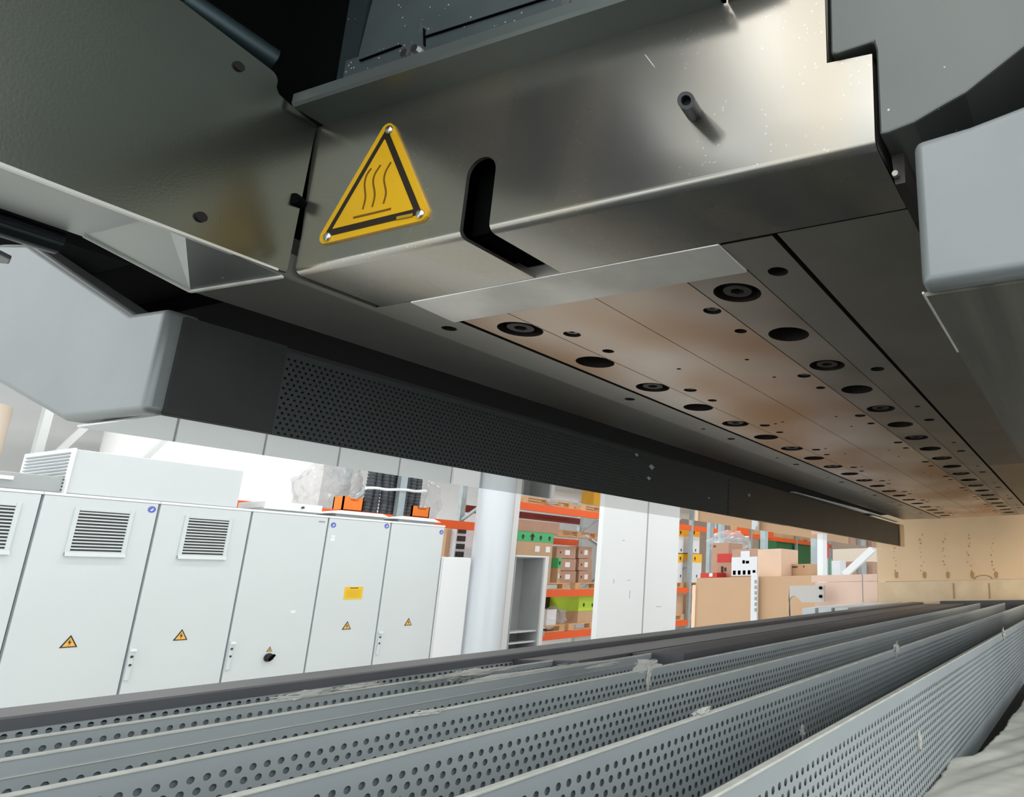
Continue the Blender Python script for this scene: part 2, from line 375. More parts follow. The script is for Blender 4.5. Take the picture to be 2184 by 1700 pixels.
# white double door panel
t = thing('insulated_door', (10.0, 6.95, FL), 'tall white insulated double panel standing before the racks', 'panel')
Y = 6.8
obj('leaf', box(new(), 1.301*Y, 1.466*Y, Y, Y+.08, FL, 2.4), m_white, t, bevel=.006); obj('leaf', box(new(), 1.472*Y, 1.609*Y, Y, Y+.08, FL, 2.4), m_white, t, bevel=.006)
obj('gasket', box(new(), 1.466*Y, 1.472*Y, Y+.02, Y+.07, FL, 2.4), m_seam, t)
b = new()
for (px, py, w, h) in ((1309, 1240, .02, .07), (1341, 1238, .1, .01), (1343, 1268, .02, .12), (1405, 1294, .16, .012), (1330, 1153, .06, .012)):
    p = at(px, py, 'y', Y); box(b, p.x-w/2, p.x+w/2, Y-.002, Y, p.z-h/2, p.z+h/2)
obj('scuff', b, mat('scuff_grey', (196, 198, 204), .6), t)

# ------------------------------------------------------------------ pallet racks
YF, YR = 9.0, 10.1
def rack_frame(x, label):
    t = thing('rack_frame', (x, (YF+YR)/2, FL), label, 'rack frame', 'upright frames of the pallet rack')
    for y in (YF, YR):
        u = new(); box(u, x-.05, x+.05, y-.035, y+.035, FL, 3.4); obj('upright', u, m_galv, t)
    z = FL+.2; i = 0; first = None
    while z < 3.0:
        a, c = (YF, YR) if i % 2 else (YR, YF)
        obj('brace', bar(new(), (x, a, z), (x, c, z+.62), .045), m_galv, t); z += .62; i += 1
for x, l in ((7.30, 'rack upright frame above the rightmost control cabinets'), (9.36, 'rack upright frame beside the round column'), (12.40, 'rack upright frame left of the white panel'),
             (15.0, 'rack upright frame right of the white panel'), (18.2, 'rack upright frame behind the large cardboard box'), (21.5, 'rack upright frame next to the farthest right one'), (24.8, 'rack upright frame farthest to the right')):
    rack_frame(x, l)
def rack_beam(x0, x1, z, y, label, m=None):
    o = obj('rack_beam', box(new(), x0+.05, x1-.05, y-.025, y+.025, z-.12, z), m or m_org); tag(o, label, 'beam', 'orange beams of the pallet rack')
lv = {'bay1': [(1.05, 'orange rack beam behind the cabinet tops')], }
rack_beam(4.6, 7.25, 1.05, YF, 'orange rack beam left of the first rack upright, behind the cabinet tops')
rack_beam(7.25, 9.36, 1.05, YF, 'orange rack beam under the hose bundle, behind the cabinets')
rack_beam(7.25, 9.36, 1.05, YR, 'rear orange rack beam behind the hose bundle')
for z, nm in ((1.46, 'topmost visible'), (.02, 'middle'), (-.70, 'lowest visible')):
    rack_beam(9.36, 12.4, z, YF, nm+' front orange rack beam between column and white panel')
    rack_beam(9.36, 12.4, z, YR, nm+' rear dark red rack beam between column and white panel', m_dred)
rack_beam(9.36, 12.4, 1.02, YR, 'rear orange rack beam above the brown cartons left of the white panel', m_org)
for z, nm in ((1.46, 'topmost visible'), (.02, 'middle'), (-.70, 'lowest')):
    rack_beam(12.4, 15.0, z, YF, nm+' orange rack beam behind the white panel')
    rack_beam(15.0, 18.2, z, YF, nm+' orange rack beam right of the white panel')
    rack_beam(18.2, 21.5, z, YF, nm+' orange rack beam behind the green crates')
    rack_beam(21.5, 24.8, z, YF, nm+' orange rack beam at the far right of the rack')

def bgbox(name, label, cat, px0, px1, pt, pb, Y, depth, m, group=None, tape=None, marks=None, labels=None, rest=None, xmin=None, xmax=None):
    """a box whose front (y = Y) spans the given places in the hall and whose foot is at 'rest'"""
    pm = (pt+pb)/2
    x0 = at(px0, pm, 'y', Y).x; x1 = at(px1, pm, 'y', Y).x; xm = (px0+px1)/2
    if xmin: x0 = max(x0, xmin)
    if xmax: x1 = min(x1, xmax)
    z1 = at(xm, pt, 'y', Y).z; z0 = at(xm, pb, 'y', Y).z
    zb = z0 if rest is None else rest
    t = thing(name, ((x0+x1)/2, Y+depth/2, zb), label, cat, group)
    obj('carton', box(new(), x0, x1, Y, Y+depth, zb, z1), m, t)
    w = x1-x0; h = z1-z0
    if tape:
        tm, f0, f1 = tape
        obj('tape', box(new(), x0-.004, x1+.004, Y-.004, Y+depth, z0+h*f0, z0+h*f1+.003), tm, t)
    for (fx, fz, q) in (marks or []):
        b = new(); X = x0+w*fx; Z = z0+h*fz; q = q*h
        prism(b, [(X-q*.5, Z), (X, Z+q*.5), (X+q*.5, Z), (X+q*.2, Z), (X+q*.2, Z-q*.5), (X-q*.2, Z-q*.5), (X-q*.2, Z)], 'y', Y-.008, Y-.004)
        obj('printed_mark', b, m_print, t)
    for (fx, fz, fw, fh) in (labels or []):
        obj('paper_label', box(new(), x0+w*(fx-fw/2), x0+w*(fx+fw/2), Y-.006, Y-.001, z0+h*(fz-fh/2), z0+h*(fz+fh/2)), m_white, t)
    return t, x0, x1, z0, z1
def pallet(x0, x1, Y, z, label, depth=.9):
    t = thing('pallet', ((x0+x1)/2, Y+depth/2, z), label, 'pallet', 'wooden pallets on the rack')
    for i in range(3):
        xx = x0+(x1-x0)*(.5*i); xx = min(max(xx, x0+.07), x1-.07)
        obj('block', box(new(), xx-.07, xx+.07, Y, Y+.12, z+.022, z+.1), m_wood, t)
    for i in range(4):
        y = Y+depth*(i/3.4); obj('deck_board', box(new(), x0, x1, y, y+.12, z+.1, z+.122), m_wood, t)
    obj('bottom_board', box(new(), x0, x1, Y, Y+.1, z, z+.022), m_wood, t)

# bay 1 (behind the cabinets): crates, hoses, wrap
def crate(px0, px1, pt, pb, label):
    Yc = 9.05; x0 = at(px0, (pt+pb)/2, 'y', Yc).x; x1 = at(px1, (pt+pb)/2, 'y', Yc).x; z1 = at((px0+px1)/2, pt, 'y', Yc).z; z0 = 1.05
    t = thing('picking_crate', ((x0+x1)/2, Yc+.09, z0), label, 'crate', 'orange crates on the rack')
    b = new(); h = z1-z0; w = x1-x0
    prism(b, [(x0, z0), (x1, z0), (x1, z1), (x0+w*.85, z1), (x0+w*.8, z0+h*.72), (x0+w*.35, z0+h*.72), (x0+w*.3, z1), (x0, z1)], 'y', Yc, Yc+.02)
    box(b, x0, x0+.015, Yc, Yc+.18, z0, z1); box(b, x1-.015, x1, Yc, Yc+.18, z0, z1); box(b, x0, x1, Yc+.16, Yc+.18, z0, z1); box(b, x0, x1, Yc, Yc+.18, z0, z0+.02)
    obj('tub', b, m_crate, t); box_ = box(new(), x0+.02, x1-.02, Yc+.03, Yc+.15, z0+.02, z0+h*.55); obj('content', box_, m_card2, t)
crate(731, 775, 1060, 1092, 'orange plastic crate left of the grey hose bundle')
crate(878, 916, 1080, 1106, 'orange plastic crate right of the grey hose bundle')
hz0 = 1.05
ordn = ['first', 'second', 'third', 'fourth', 'fifth', 'sixth', 'seventh', 'eighth', 'ninth', 'tenth']
for k in range(8):
    x = 6.93+.105*k
    b = new(); n = 46; pts = []; rr = []
    for i in range(n):
        z = hz0+i*(1.05/n); pts.append((x+.012*math.sin(z*5+k), 9.13+.02*math.sin(k*2.1), z)); rr.append(.056 if i % 2 else .047)
    o = obj('corrugated_hose', tube(b, pts, rr, 10), m_hose, smooth=True)
    tag(o, 'grey corrugated hose, %s from the left in the strapped bundle on the rack' % ordn[k], 'hose', 'grey hoses in a strapped bundle')
for z, l in ((1.36, 'white strap rope tied round the grey hose bundle'),):
    pts = [(6.75+i*.06, 8.95+.01*math.sin(i*1.7), z+.006*math.sin(i*.9)+.004*i) for i in range(16)]
    o = obj('strap_rope', tube(new(), pts, .020, 8), m_white, smooth=True); tag(o, l, 'strap')
def wrap(px, py, Y, w, h, d, seed, label):
    c = at(px, py, 'y', Y); b = new(); bmesh.ops.create_icosphere(b, subdivisions=4, radius=1)
    for v in b.verts:
        n = noise.fractal(v.co*2.2+Vector((seed, 0, 0)), .8, 2.2, 4)
        k = 1+.28*n; v.co = Vector((v.co.x*w/2*k, v.co.y*d/2*k, v.co.z*h/2*k))+Vector((c.x, Y+d/2, c.z))
    o = obj('wrapped_bundle', b, m_wrap, smooth=False); tag(o, label, 'plastic wrap', 'plastic wrapped goods on the rack')
wrap(705, 1045, 9.4, .6, .75, .4, 1, 'crumpled clear plastic wrap left of the orange crate on the rack')
wrap(755, 1025, 9.3, .4, .5, .3, 2, 'crumpled clear plastic wrap just left of the hose bundle')
wrap(898, 1048, 9.4, .4, .7, .3, 3, 'crumpled clear plastic wrap just right of the hose bundle')
wrap(932, 1068, 9.4, .3, .6, .3, 4, 'crumpled clear plastic wrap hanging beside the round column')
# dark slotted stack by the column
bgbox('brown_carton', 'narrow brown carton seen between the cabinets and the column', 'carton', 950, 966, 1128, 1190, 9.4, .6, m_card)
t = thing('slotted_container', (9.0, 9.6, -.1), 'pale slotted container with dark openings beside the column', 'container')
p0 = at(972, 1150, 'y', 9.3); obj('wall', box(new(), p0.x, p0.x+.5, 9.3, 9.9, FL, 1.0), m_wbox, t)
for k in range(5): obj('opening', box(new(), p0.x+.02, p0.x+.17, 9.285, 9.3, .42+.12*k, .50+.12*k), m_print, t)

# bay 2 boxes
bgbox('brown_carton', 'wide brown carton with a green taped corner, on top of the green taped carton', 'carton', 1108, 1193, 1112, 1136, 9.1, .7, m_card2)
bgbox('brown_carton', 'brown carton with a green band of arrows, above the open grey cabinet', 'carton', 1104, 1179, 1136, 1188, 9.08, .7, m_card, tape=(m_green, .62, 1.0), marks=[(.12, .80, .2), (.38, .82, .3), (.62, .8, .2), (.88, .8, .2)], labels=[(.55, .33, .13, .24), (.86, .33, .13, .24)], rest=.142, xmax=10.88)
bgbox('brown_carton', 'narrow brown carton with a green band beside the open grey cabinet frame', 'carton', 1172, 1195, 1190, 1252, 9.1, .7, m_card, tape=(m_green, .66, 1.), marks=[(.45, .83, .14)], labels=[(.45, .38, .35, .16)], rest=.142, xmin=10.66)
k = 0
for r, (pt, pb) in enumerate(((1166, 1192), (1192, 1218), (1218, 1244))):
    for c_, (a, b_) in enumerate(((1187, 1228), (1234, 1262))):
        bgbox('brown_carton', '%s brown carton with a small white label in the %s stack behind the rack upright' % (('top', 'middle', 'bottom')[r], ('left', 'right')[c_]), 'carton',
              a, b_, pt, pb-1, 9.45, .6, m_card2, 'brown cartons stacked on the rack', rest=.142 if r == 2 else None, labels=[(.55, .5, .25, .42)], marks=[(.2, .5, .18)])
bgbox('grey_carton', 'white carton in shadow on the lower rack level', 'carton', 1166, 1186, 1300, 1338, 9.1, .6, m_wbox, rest=-.578, labels=[(.5, .5, .6, .1)])
wrap(1202, 1318, 9.1, .40, .38, .5, 6, 'white plastic bag lying beside the white carton on the lower rack level')
bgbox('lime_carton', 'brown carton with a lime green band and black marks right of the rack upright', 'carton', 1233, 1300, 1268, 1338, 9.1, .8, m_card, rest=-.578, tape=(m_lime, .52, 1.), marks=[(.15, .70, .12), (.42, .68, .12), (.6, .68, .14)])
pallet(9.6, 10.9, 9.05, -.70, 'wooden pallet on the lowest beam behind the open cabinet')
pallet(11.0, 12.3, 9.05, -.70, 'wooden pallet under the lime banded carton')
pallet(9.7, 10.9, 9.05, .02, 'wooden pallet on the middle beam under the green banded carton')
pallet(11.1, 12.3, 9.05, .02, 'wooden pallet on the middle beam left of the white panel')
pallet(9.6, 10.9, 9.05, 1.46, 'wooden pallet on the topmost visible beam near the column')
pallet(11.1, 12.3, 9.05, 1.46, 'wooden pallet on the topmost visible beam near the white panel')
pallet(11.0, 12.2, 9.45, 1.0, 'loose wooden pallet lying on the brown carton stacks')
bgbox('dark_carton', 'dark carton in the shade on the lower rack level', 'carton', 1172, 1222, 1272, 1300, 9.75, .3, m_print, rest=-.578, xmax=11.0)
wrap(1182, 1068, 8.95, .26, .14, .1, 8, 'white plastic rag hanging over the top rack beam')

# bay 4 right of the white panel
for r, (pt, pb) in enumerate(((1127, 1180), (1182, 1235))):
    for c_, (a, b_) in enumerate(((1446, 1470), (1471, 1492+4*r))):
        bgbox('white_carton', '%s %s white carton with an amber band right of the white panel' % (('upper', 'lower')[r], ('left', 'right')[c_]), 'carton',
              a, b_, pt, pb, 9.15, .7, m_wbox, 'amber banded white cartons', xmin=15.07 if c_ else None, xmax=None if c_ else 14.93, rest=.142 if r else None, tape=(m_amber, .66, 1.), marks=[(.4, .82, .16), (.6, .12, .12)])
bgbox('brown_carton', 'large plain brown carton low down beside the rack upright right of the white panel', 'carton', 1440, 1482, 1268, 1346, 9.1, .8, m_card, xmax=14.93, rest=-.578)
bgbox('brown_carton', 'sliver of a plain brown carton between the rack upright and the large cardboard box', 'carton', 1476, 1486, 1268, 1346, 9.1, .8, m_card, xmin=15.07, rest=-.578)
pallet(13.5, 14.9, 9.05, -.70, 'wooden pallet under the large plain brown carton')
pallet(15.1, 16.2, 9.05, -.70, 'wooden pallet right of the rack upright, behind the cardboard box')
pallet(15.08, 16.0, 9.1, .02, 'wooden pallet under the right amber banded cartons')
pallet(13.6, 14.92, 9.1, .02, 'wooden pallet under the left amber banded cartons')
t = thing('yellow_crate', (12.0, 8.8, FL), 'amber crate on the floor before the rack, seen mirrored in the polished sheet', 'crate')
obj('tub', box(new(), 10.9, 11.9, 8.62, 8.9, FL, FL+.36), m_amber, t, bevel=.01)
o = obj('floor_tape', box(new(), 9.5, 11.2, 8.55, 8.66, FL, FL+.004), mat('pink_tape', (236, 92, 120), .5)); tag(o, 'pink floor marking before the rack, seen mirrored in the polished sheet', 'tape')
# large cardboard sleeve and things on it
t = thing('cardboard_box', (6.3, 2.9, FL), 'very large plain brown cardboard box behind the conveyor', 'box')
pa = at(1486, 1236, 'x', 6.0); pb_ = at(1742, 1226, 'x', 6.0)
obj('carton', prism(new(), [(pa.y, FL), (pb_.y, FL), (pb_.y, .0925), (pa.y, .0925)], 'x', 6.0, 6.9), m_card, t)
b = new(); pw = at(1478, 1300, 'x', 6.0)
obj('edge_strip', box(new(), 5.985, 6.0, pa.y-.0, pa.y+.035, FL, pa.z-.05), mat('pale_card_edge', (240, 214, 188), .8), t)
o = new(); p0 = at(1605, 1222, 'x', 5.96); p1 = at(1618, 1222, 'x', 5.96)
tp = obj('label_post', box(o, 5.93, 5.96, p1.y, p0.y, FL, p0.z), m_wbox); tag(tp, 'slim white printed post standing against the large cardboard box', 'post')
t = thing('low_table', (4.95, 2.47, FL), 'low white table top just visible at the foot of the large cardboard box', 'table')
obj('table_top', box(new(), 4.6, 5.3, 2.2, 2.75, -.36, -.335), m_white, t)
for x in (4.62, 5.24):
    for y in (2.22, 2.69): obj('leg', box(new(), x, x+.04, y, y+.04, FL, -.36), m_galv, t)
for k, pz in enumerate((1240, 1252, 1264, 1276, 1288, 1300)):
    p = at(1612, pz, 'x', 5.93); obj('printed_mark', box(new(), 5.927, 5.93, p.y-.01, p.y+.012, p.z-.018, p.z+.012), m_seam, tp)
def xb(name, label, cat, px0, px1, pt, pb, X, depth, m, group=None, extra=None, rest=.0925):
    pm = (pt+pb)/2; y0 = at(px0, pm, 'x', X).y; y1 = at(px1, pm, 'x', X).y; xm = (px0+px1)/2
    z1 = at(xm, pt, 'x', X).z; z0 = at(xm, pb, 'x', X).z
    zb = z0 if rest is None else rest
    t = thing(name, (X+depth/2, (y0+y1)/2, zb), label, cat, group)
    obj('carton', box(new(), X, X+depth, y1, y0, zb, z1), m, t)
    w = y0-y1; h = z1-z0
    for e in (extra or []):
        nm, mm, f0, f1, g0, g1 = e
        obj(nm, box(new(), X-.006, X-.001, y0-w*f1, y0-w*f0, z0+h*g0, z0+h*g1), mm, t)
    return t
m_pink = mat('kraft_paper', (232, 198, 172), .7, var=.06, vscale=6)
xb('brown_carton', 'brown carton standing behind the red banded carton', 'carton', 1518, 1554, 1158, 1192, 6.58, .3, m_card2, extra=[('printed_mark', m_print, .12, .22, .75, .85)])
xb('red_carton', 'brown carton with a red band and round mark on the large cardboard box', 'carton', 1530, 1561, 1180, 1228, 6.25, .3, m_card2,
   extra=[('tape', m_red, 0, 1, .60, .98), ('printed_mark', m_print, .28, .42, .15, .42), ('printed_mark', m_print, .5, .62, .2, .36)])
xb('labelled_carton', 'carton covered by a big white label on the large cardboard box', 'carton', 1561, 1616, 1171, 1228, 6.06, .4, m_card2,
   extra=[('paper_label', m_wbox, 0, 1, .0, .70), ('paper_label', m_wbox, .35, .7, .70, .92)]+[('printed_mark', m_print, .06+.19*i, .17+.19*i, .04, .20) for i in range(5)]+[('printed_mark', m_seam, .42, .52, .45, .58), ('printed_mark', m_seam, .55, .68, .45, .55)])
xb('paper_carton', 'pinkish paper wrapped carton beside the white labelled carton', 'carton', 1616, 1666, 1171, 1228, 6.05, .4, m_pink)
xb('red_tray', 'small red and white tray on the large cardboard box', 'tray', 1494, 1529, 1222, 1231, 6.04, .18, m_red, extra=[('rim', m_white, .55, .75, .1, .9)])
xb('wooden_box', 'low wooden box with dark handles in front of the green crates', 'box', 1690, 1728, 1203, 1226, 6.3, .4, m_card, extra=[('printed_mark', m_print, .02, .28, .68, .8), ('printed_mark', m_print, .62, .68, .68, .82)])
xb('paper_carton', 'small pale carton left of the low wooden box', 'carton', 1667, 1688, 1204, 1228, 6.3, .4, m_pink)
bgbox('green_crate', 'dark green crate behind the wooden box, the left of two', 'crate', 1656, 1690, 1150, 1200, 9.1, .6, m_dgreen, 'green crates behind the wooden box', rest=.02, xmax=21.4)
bgbox('green_crate', 'dark green crate behind the wooden box, the right of two', 'crate', 1698, 1729, 1152, 1203, 9.1, .6, m_dgreen, 'green crates behind the wooden box', rest=.02, xmin=21.6)
for i, (a, b_) in enumerate(((1580, 1597), (1636, 1650))):
    bgbox('orange_fitting', ('orange fitting above the white labelled carton', 'orange fitting above the pinkish carton')[i], 'fitting', a, b_, 1124+8*i, 1140+8*i, 8.85, .1, m_org, 'orange fittings on the far rack')
for i in range(9):
    bgbox('pallet_block', 'pale wooden pallet block end high on the far rack, %s from the left' % ordn[i], 'pallet block', 1572+19*i, 1581+19*i, 1120+3*i, 1133+3*i, 9.05, .2, m_wood, 'pallet blocks high on the far rack', rest=1.46)
wq = at(1590, 1156, 'x', 8.5); wrap(1592, 1157, wq.y, .55, .3, .5, 9, 'crumpled clear wrap above the white labelled carton')
for i, (a, b_, pt, X, m, l) in enumerate(((1506, 1513, 1105, 9.5, m_galv, 'thin pale post left of the stacked brown cartons'), (1530, 1537, 1105, 9.5, m_galv, 'thin pale post above the red banded carton'),
        (1621, 1631, 1100, 8.8, m_galv, 'grey post behind the pinkish carton'), (1729, 1741, 1100, 8.0, m_galv, 'grey post left of the white door post'), (1743, 1755, 1100, 5.5, m_white, 'bright white door post right of the grey post'))):
    y0 = at(a, 1180, 'x', X).y; y1 = at(b_, 1180, 'x', X).y
    o = obj('steel_post', box(new(), X, X+.1, y1, y0, FL, at(a, pt-40, 'x', X).z), m); tag(o, l, 'post')
xb('red_sign', 'red upright sign beside the bright white door post', 'sign', 1757, 1766, 1158, 1190, 7.5, .03, m_red, rest=None)
ROOTS[-1].name; yq = at(1761, 1180, 'x', 7.53).y; obj('post', box(new(), 7.531, 7.55, yq-.02, yq+.02, FL, .4), m_galv, ROOTS[-1])
xb('green_sign', 'pale green panel below the red upright sign', 'panel', 1758, 1772, 1192, 1210, 7.6, .03, mat('pale_green', (140, 176, 156), .6), rest=FL)
p0 = at(1802, 1226, 'x', 5.2); p1 = at(1862, 1171, 'x', 5.2); o = obj('diagonal_strut', bar(new(), p0, p1, .05), m_white); tag(o, 'bright white diagonal strut right of the white door post', 'strut')
xb('machine_part', 'beige machine casing behind the white diagonal strut', 'machine', 1776, 1868, 1170, 1192, 10.9, .5, mat('beige_casing', (226, 212, 196), .6), rest=FL)
for i in range(4): xb('far_carton', ('leftmost', 'second', 'third', 'rightmost')[i]+' pale carton behind the white diagonal strut', 'carton', 1772+23*i, 1792+23*i, 1196+2*(i % 2), 1224, 9.4+.3*i, .25, (m_wbox, m_card2, m_greycab, m_card2)[i], 'pale cartons behind the diagonal strut', rest=FL)
struct('trim_2', box(new(), 27, 27.1, -2, 17.9, FL, CEIL), mat('rosy_partition', (222, 196, 178), .7, var=.08, vscale=2))

# ------------------------------------------------------------------ tan end plate and pinkish extension
t = thing('end_plate', (3.62, .2, -.25), 'tan painted end plate with rusty drip streaks closing the far end', 'plate')
m_tan2 = mat('tan_streaked', (238, 206, 166), .45, var=.07, vscale=4)
obj('upper_sheet', box(new(), 3.60, 3.63, -.9, 1.053, .0165, .48), m_tan2, t)
obj('lower_sheet', box(new(), 3.598, 3.63, -.9, 1.053, -.25, .0135), mat('tan_lower', (236, 212, 178), .5, rgb2=(222, 196, 160), vscale=9), t)
b = new()
for i, py_ in enumerate((1912, 1972, 2022, 2074, 2125)):
    p = at(py_, 1224, 'x', 3.6)
    b2 = new(); b3 = new()
    for j in range(9):
        yy = p.y+random.uniform(-.012, .012)+.012; zz = p.z+.02+j*.022+random.uniform(-.006, .006); s = random.uniform(.0008, .0026)
        box(b2, 3.5975, 3.60, yy-s, yy+s, zz-s*2, zz+s*2)
    bb = [(p.y-.006, p.z-.02), (p.y+.006, p.z-.022), (p.y+.010, p.z+.0), (p.y+.004, p.z+.012), (p.y-.008, p.z+.008)]
    prism(b3, bb, 'x', 3.5972, 3.5995); obj('rust_stain', b3, mat('rust_brown', (184, 148, 96), .8), t)
    obj('rust_specks', b2, mat('rust_brown', (184, 148, 96), .8), t, kind='stuff')
ring = [at(2098+math.cos(math.radians(a))*19, 1236-math.sin(math.radians(a))*9, 'x', 3.594) for a in range(0, 181, 12)]
obj('ring_mark', tube(new(), ring, .002, 5), mat('rust_line', (178, 142, 86), .8), t)
for px in (2034, 2110):
    p = at(px, 1250, 'x', 3.595); obj('joint', box(new(), 3.594, 3.5985, p.y-.002, p.y+.002, p.z-.06, p.z+.014), mat('rust_line', (178, 142, 86), .8), t)
t = thing('side_screen', (3.62, 1.25, -.25), 'pinkish pale board joined to the left of the tan end plate', 'board')
obj('lower_board', box(new(), 3.602, 3.62, 1.055, 1.40, -.25, .018), mat('pink_board', (240, 208, 190), .5, var=.04, vscale=5), t)
obj('upper_strip', box(new(), 3.602, 3.62, 1.055, 1.42, .0205, .055), mat('pink_board', (240, 208, 190), .5), t)
obj('joint', box(new(), 3.600, 3.6025, 1.135, 1.138, -.25, .055), m_seam, t)
t = thing('grey_bracket', (3.3, 1.42, -.2), 'grey plate with two bolts and a rounded cut-out beside the pinkish board', 'bracket')
p0 = at(1683, 1256, 'x', 3.5); p1 = at(1757, 1248, 'x', 3.5)
yb0, yb1, zt = p0.y, p1.y, p1.z
obj('plate', prism(new(), [(yb0, FL), (yb0, zt)]+[(yb1, zt), (yb1, -.08), (yb1+.12, -.08)]+arc(yb1+.16, -.08, .035, 0, 90, 5)[::-1]+[(yb0-.06, FL)], 'x', 3.5, 3.52), mat('bracket_paint', (206, 202, 198), .5), t)
for pz in (1254, 1272):
    p = at(1751, pz, 'x', 3.5); obj('bolt', cyl(new(), (3.5, p.y, p.z), (3.488, p.y, p.z), .008, 10), m_black, t)
t = thing('guide_rail', (3.2, 1.02, -.14), 'pale ribbed aluminium guide rail lying beyond the conveyor edge', 'rail')
for k in range(3): obj('rib', box(new(), 2.75, 3.58, .93+.07*k, .985+.07*k, -.13, -.085-.0*k), m_cab, t)
obj('base', box(new(), 2.75, 3.58, .9, 1.2, -.16, -.13), m_greycab, t)
for x in (2.8, 3.5): obj('leg', box(new(), x, x+.05, 1.02, 1.07, FL, -.16), m_galv, t)

# ------------------------------------------------------------------ conveyor with perforated sheets
def perf_sheet(x0, x1, y, z_top, z_bot, rows, first, pitch_z=.007, pitch_x=.0085, r=.0022):
    """thin upright sheet at plane y, real holes in rows (staggered); rows start 'first' below z_top"""
    V, F = [], []
    def quad(a, b, c, d):
        i = len(V); V.extend((a, b, c, d)); F.append((i, i+1, i+2, i+3))
    zt = z_top-first+pitch_z/2
    quad((x0, y, zt), (x1, y, zt), (x1, y, z_top), (x0, y, z_top))
    n = int((x1-x0)/pitch_x)
    for k in range(rows):
        zc = z_top-first-k*pitch_z; off = (k % 2)*pitch_x/2
        if off: quad((x0, y, zc-pitch_z/2), (x0+off, y, zc-pitch_z/2), (x0+off, y, zc+pitch_z/2), (x0, y, zc+pitch_z/2))
        for i in range(n):
            cx = x0+off+(i+.5)*pitch_x; hx = pitch_x/2; hz = pitch_z/2; b = len(V)
            V.extend(((cx-hx, y, zc-hz), (cx+hx, y, zc-hz), (cx+hx, y, zc+hz), (cx-hx, y, zc+hz)))
            for a in range(8):
                an = math.radians(22.5+45*a); V.append((cx+r*math.cos(an), y, zc+r*math.sin(an)))
            o = b+4   # octagon verts: 0:22.5 1:67.5 2:112.5 3:157.5 4:202.5 5:247.5 6:292.5 7:337.5
            F.extend(((b+2, b+3, o+2, o+1), (b+3, b+0, o+4, o+3), (b+0, b+1, o+6, o+5), (b+1, b+2, o+0, o+7),
                      (b+2, o+1, o+0), (b+3, o+3, o+2), (b+0, o+5, o+4), (b+1, o+7, o+6)))
    zb = z_top-first-(rows-1)*pitch_z-pitch_z/2
    if z_bot < zb: quad((x0, y, z_bot), (x1, y, z_bot), (x1, y, zb), (x0, y, zb))
    return V, F
XS, XE = .12, 3.50
bars = [  # y, z_top, depth, rows, first-row drop, label
    (.8000, -.0960, .05, 2, .0042, 'perforated grey sheet directly under the dark side rail, farthest from the camera'),
    (.7295, -.0938, .05, 3, .0092, 'perforated grey guide sheet with a single visible row of holes, second from the dark rail'),
    (.6440, -.0935, .05, 4, .0200, 'perforated grey guide sheet with a crease above its holes, third from the dark rail'),
    (.5215, -.0928, .07, 6, .0125, 'perforated grey guide sheet carrying the forked lint tuft, fourth from the dark rail'),
    (.4050, -.0928, .08, 8, .0122, 'perforated grey guide sheet between the forked lint sheet and the lint spotted one'),
    (.2910, -.0928, .09, 11, .0116, 'perforated grey guide sheet, second nearest to the camera, with a lint tuft on its edge'),
    (.1772, -.0928, .135, 14, .0144, 'perforated grey guide sheet nearest the camera beside the white fleece')]
XALL = 3.50
for (y, zt, dp, rows, first, lab) in bars:
    XE = .86 if y > .7 else (.97 if y > .6 else XALL)
    t = thing('perforated_guide', ((XS+XE)/2, y, zt-dp), lab, 'perforated guide', 'perforated sheets standing on the conveyor')
    V, F = perf_sheet(XS, XE, y-.0012, zt, zt-dp, rows, first)
    me = bpy.data.meshes.new('perforated_sheet'); off = Vector(t.location)
    me.from_pydata([(a-off.x, b_-off.y, c-off.z) for a, b_, c in V], [], F); me.materials.append(m_conv)
    o = bpy.data.objects.new('perforated_sheet', me); COL.objects.link(o); o.parent = t
    obj('hole_shade_plate', box(new(), XS, XE, y+.0014, y+.0034, zt-dp, zt-.004), m_back, t)  # added behind the sheet to keep its holes dark
    if y < .79: obj('rolled_edge', box(new(), XS, XE, y-.0022, y+.0036, zt-.0018, zt), m_lip, t, bevel=.0006)
    if .6 < y < .7: obj('crease', box(new(), XS, XE, y-.0020, y-.0012, zt-.0118, zt-.0112), m_lip, t)
XE = XALL
t = thing('cover_plate', (2.2, .68, -.12), 'smooth dark grey cover plates behind the short perforated sheets', 'plate')
obj('plate', box(new(), .858, 3.5, .684, .7975, -.12, -.0938), m_rail, t, bevel=.001)
obj('plate', box(new(), .975, 3.5, .590, .6800, -.12, -.0945), m_rail, t, bevel=.001)
t = thing('side_rail', (1.6, .83, -.17), 'dark grey flat side rail along the far edge of the conveyor', 'rail')
obj('top_plate', prism(new(), [(.8050, -.17), (.8045, -.0965), (.7980, -.0962), (.7985, -.0875), (.803, -.0862), (.853, -.0843), (.853, -.17)], 'x', XS, 3.52), m_rail, t)
t = thing('conveyor_bed', (1.7, .25, FL), 'dark conveyor bed under the perforated sheets', 'conveyor')
obj('deck', box(new(), -.6, 3.56, -.9, .87, -.29, -.24), m_deck, t)
obj('frame', box(new(), -.6, 3.56, -.9, .87, FL+.15, -.29), m_rail, t)
for x in (-.4, 1.4, 3.3):
    for y in (-.8, .75): obj('foot', box(new(), x, x+.1, y, y+.1, FL, FL+.15), m_black, t)
o = obj('end_bar', box(new(), 3.53, 3.56, -.9, .72, -.24, -.082), m_rail); tag(o, 'grey cross bar at the far end of the conveyor', 'bar')

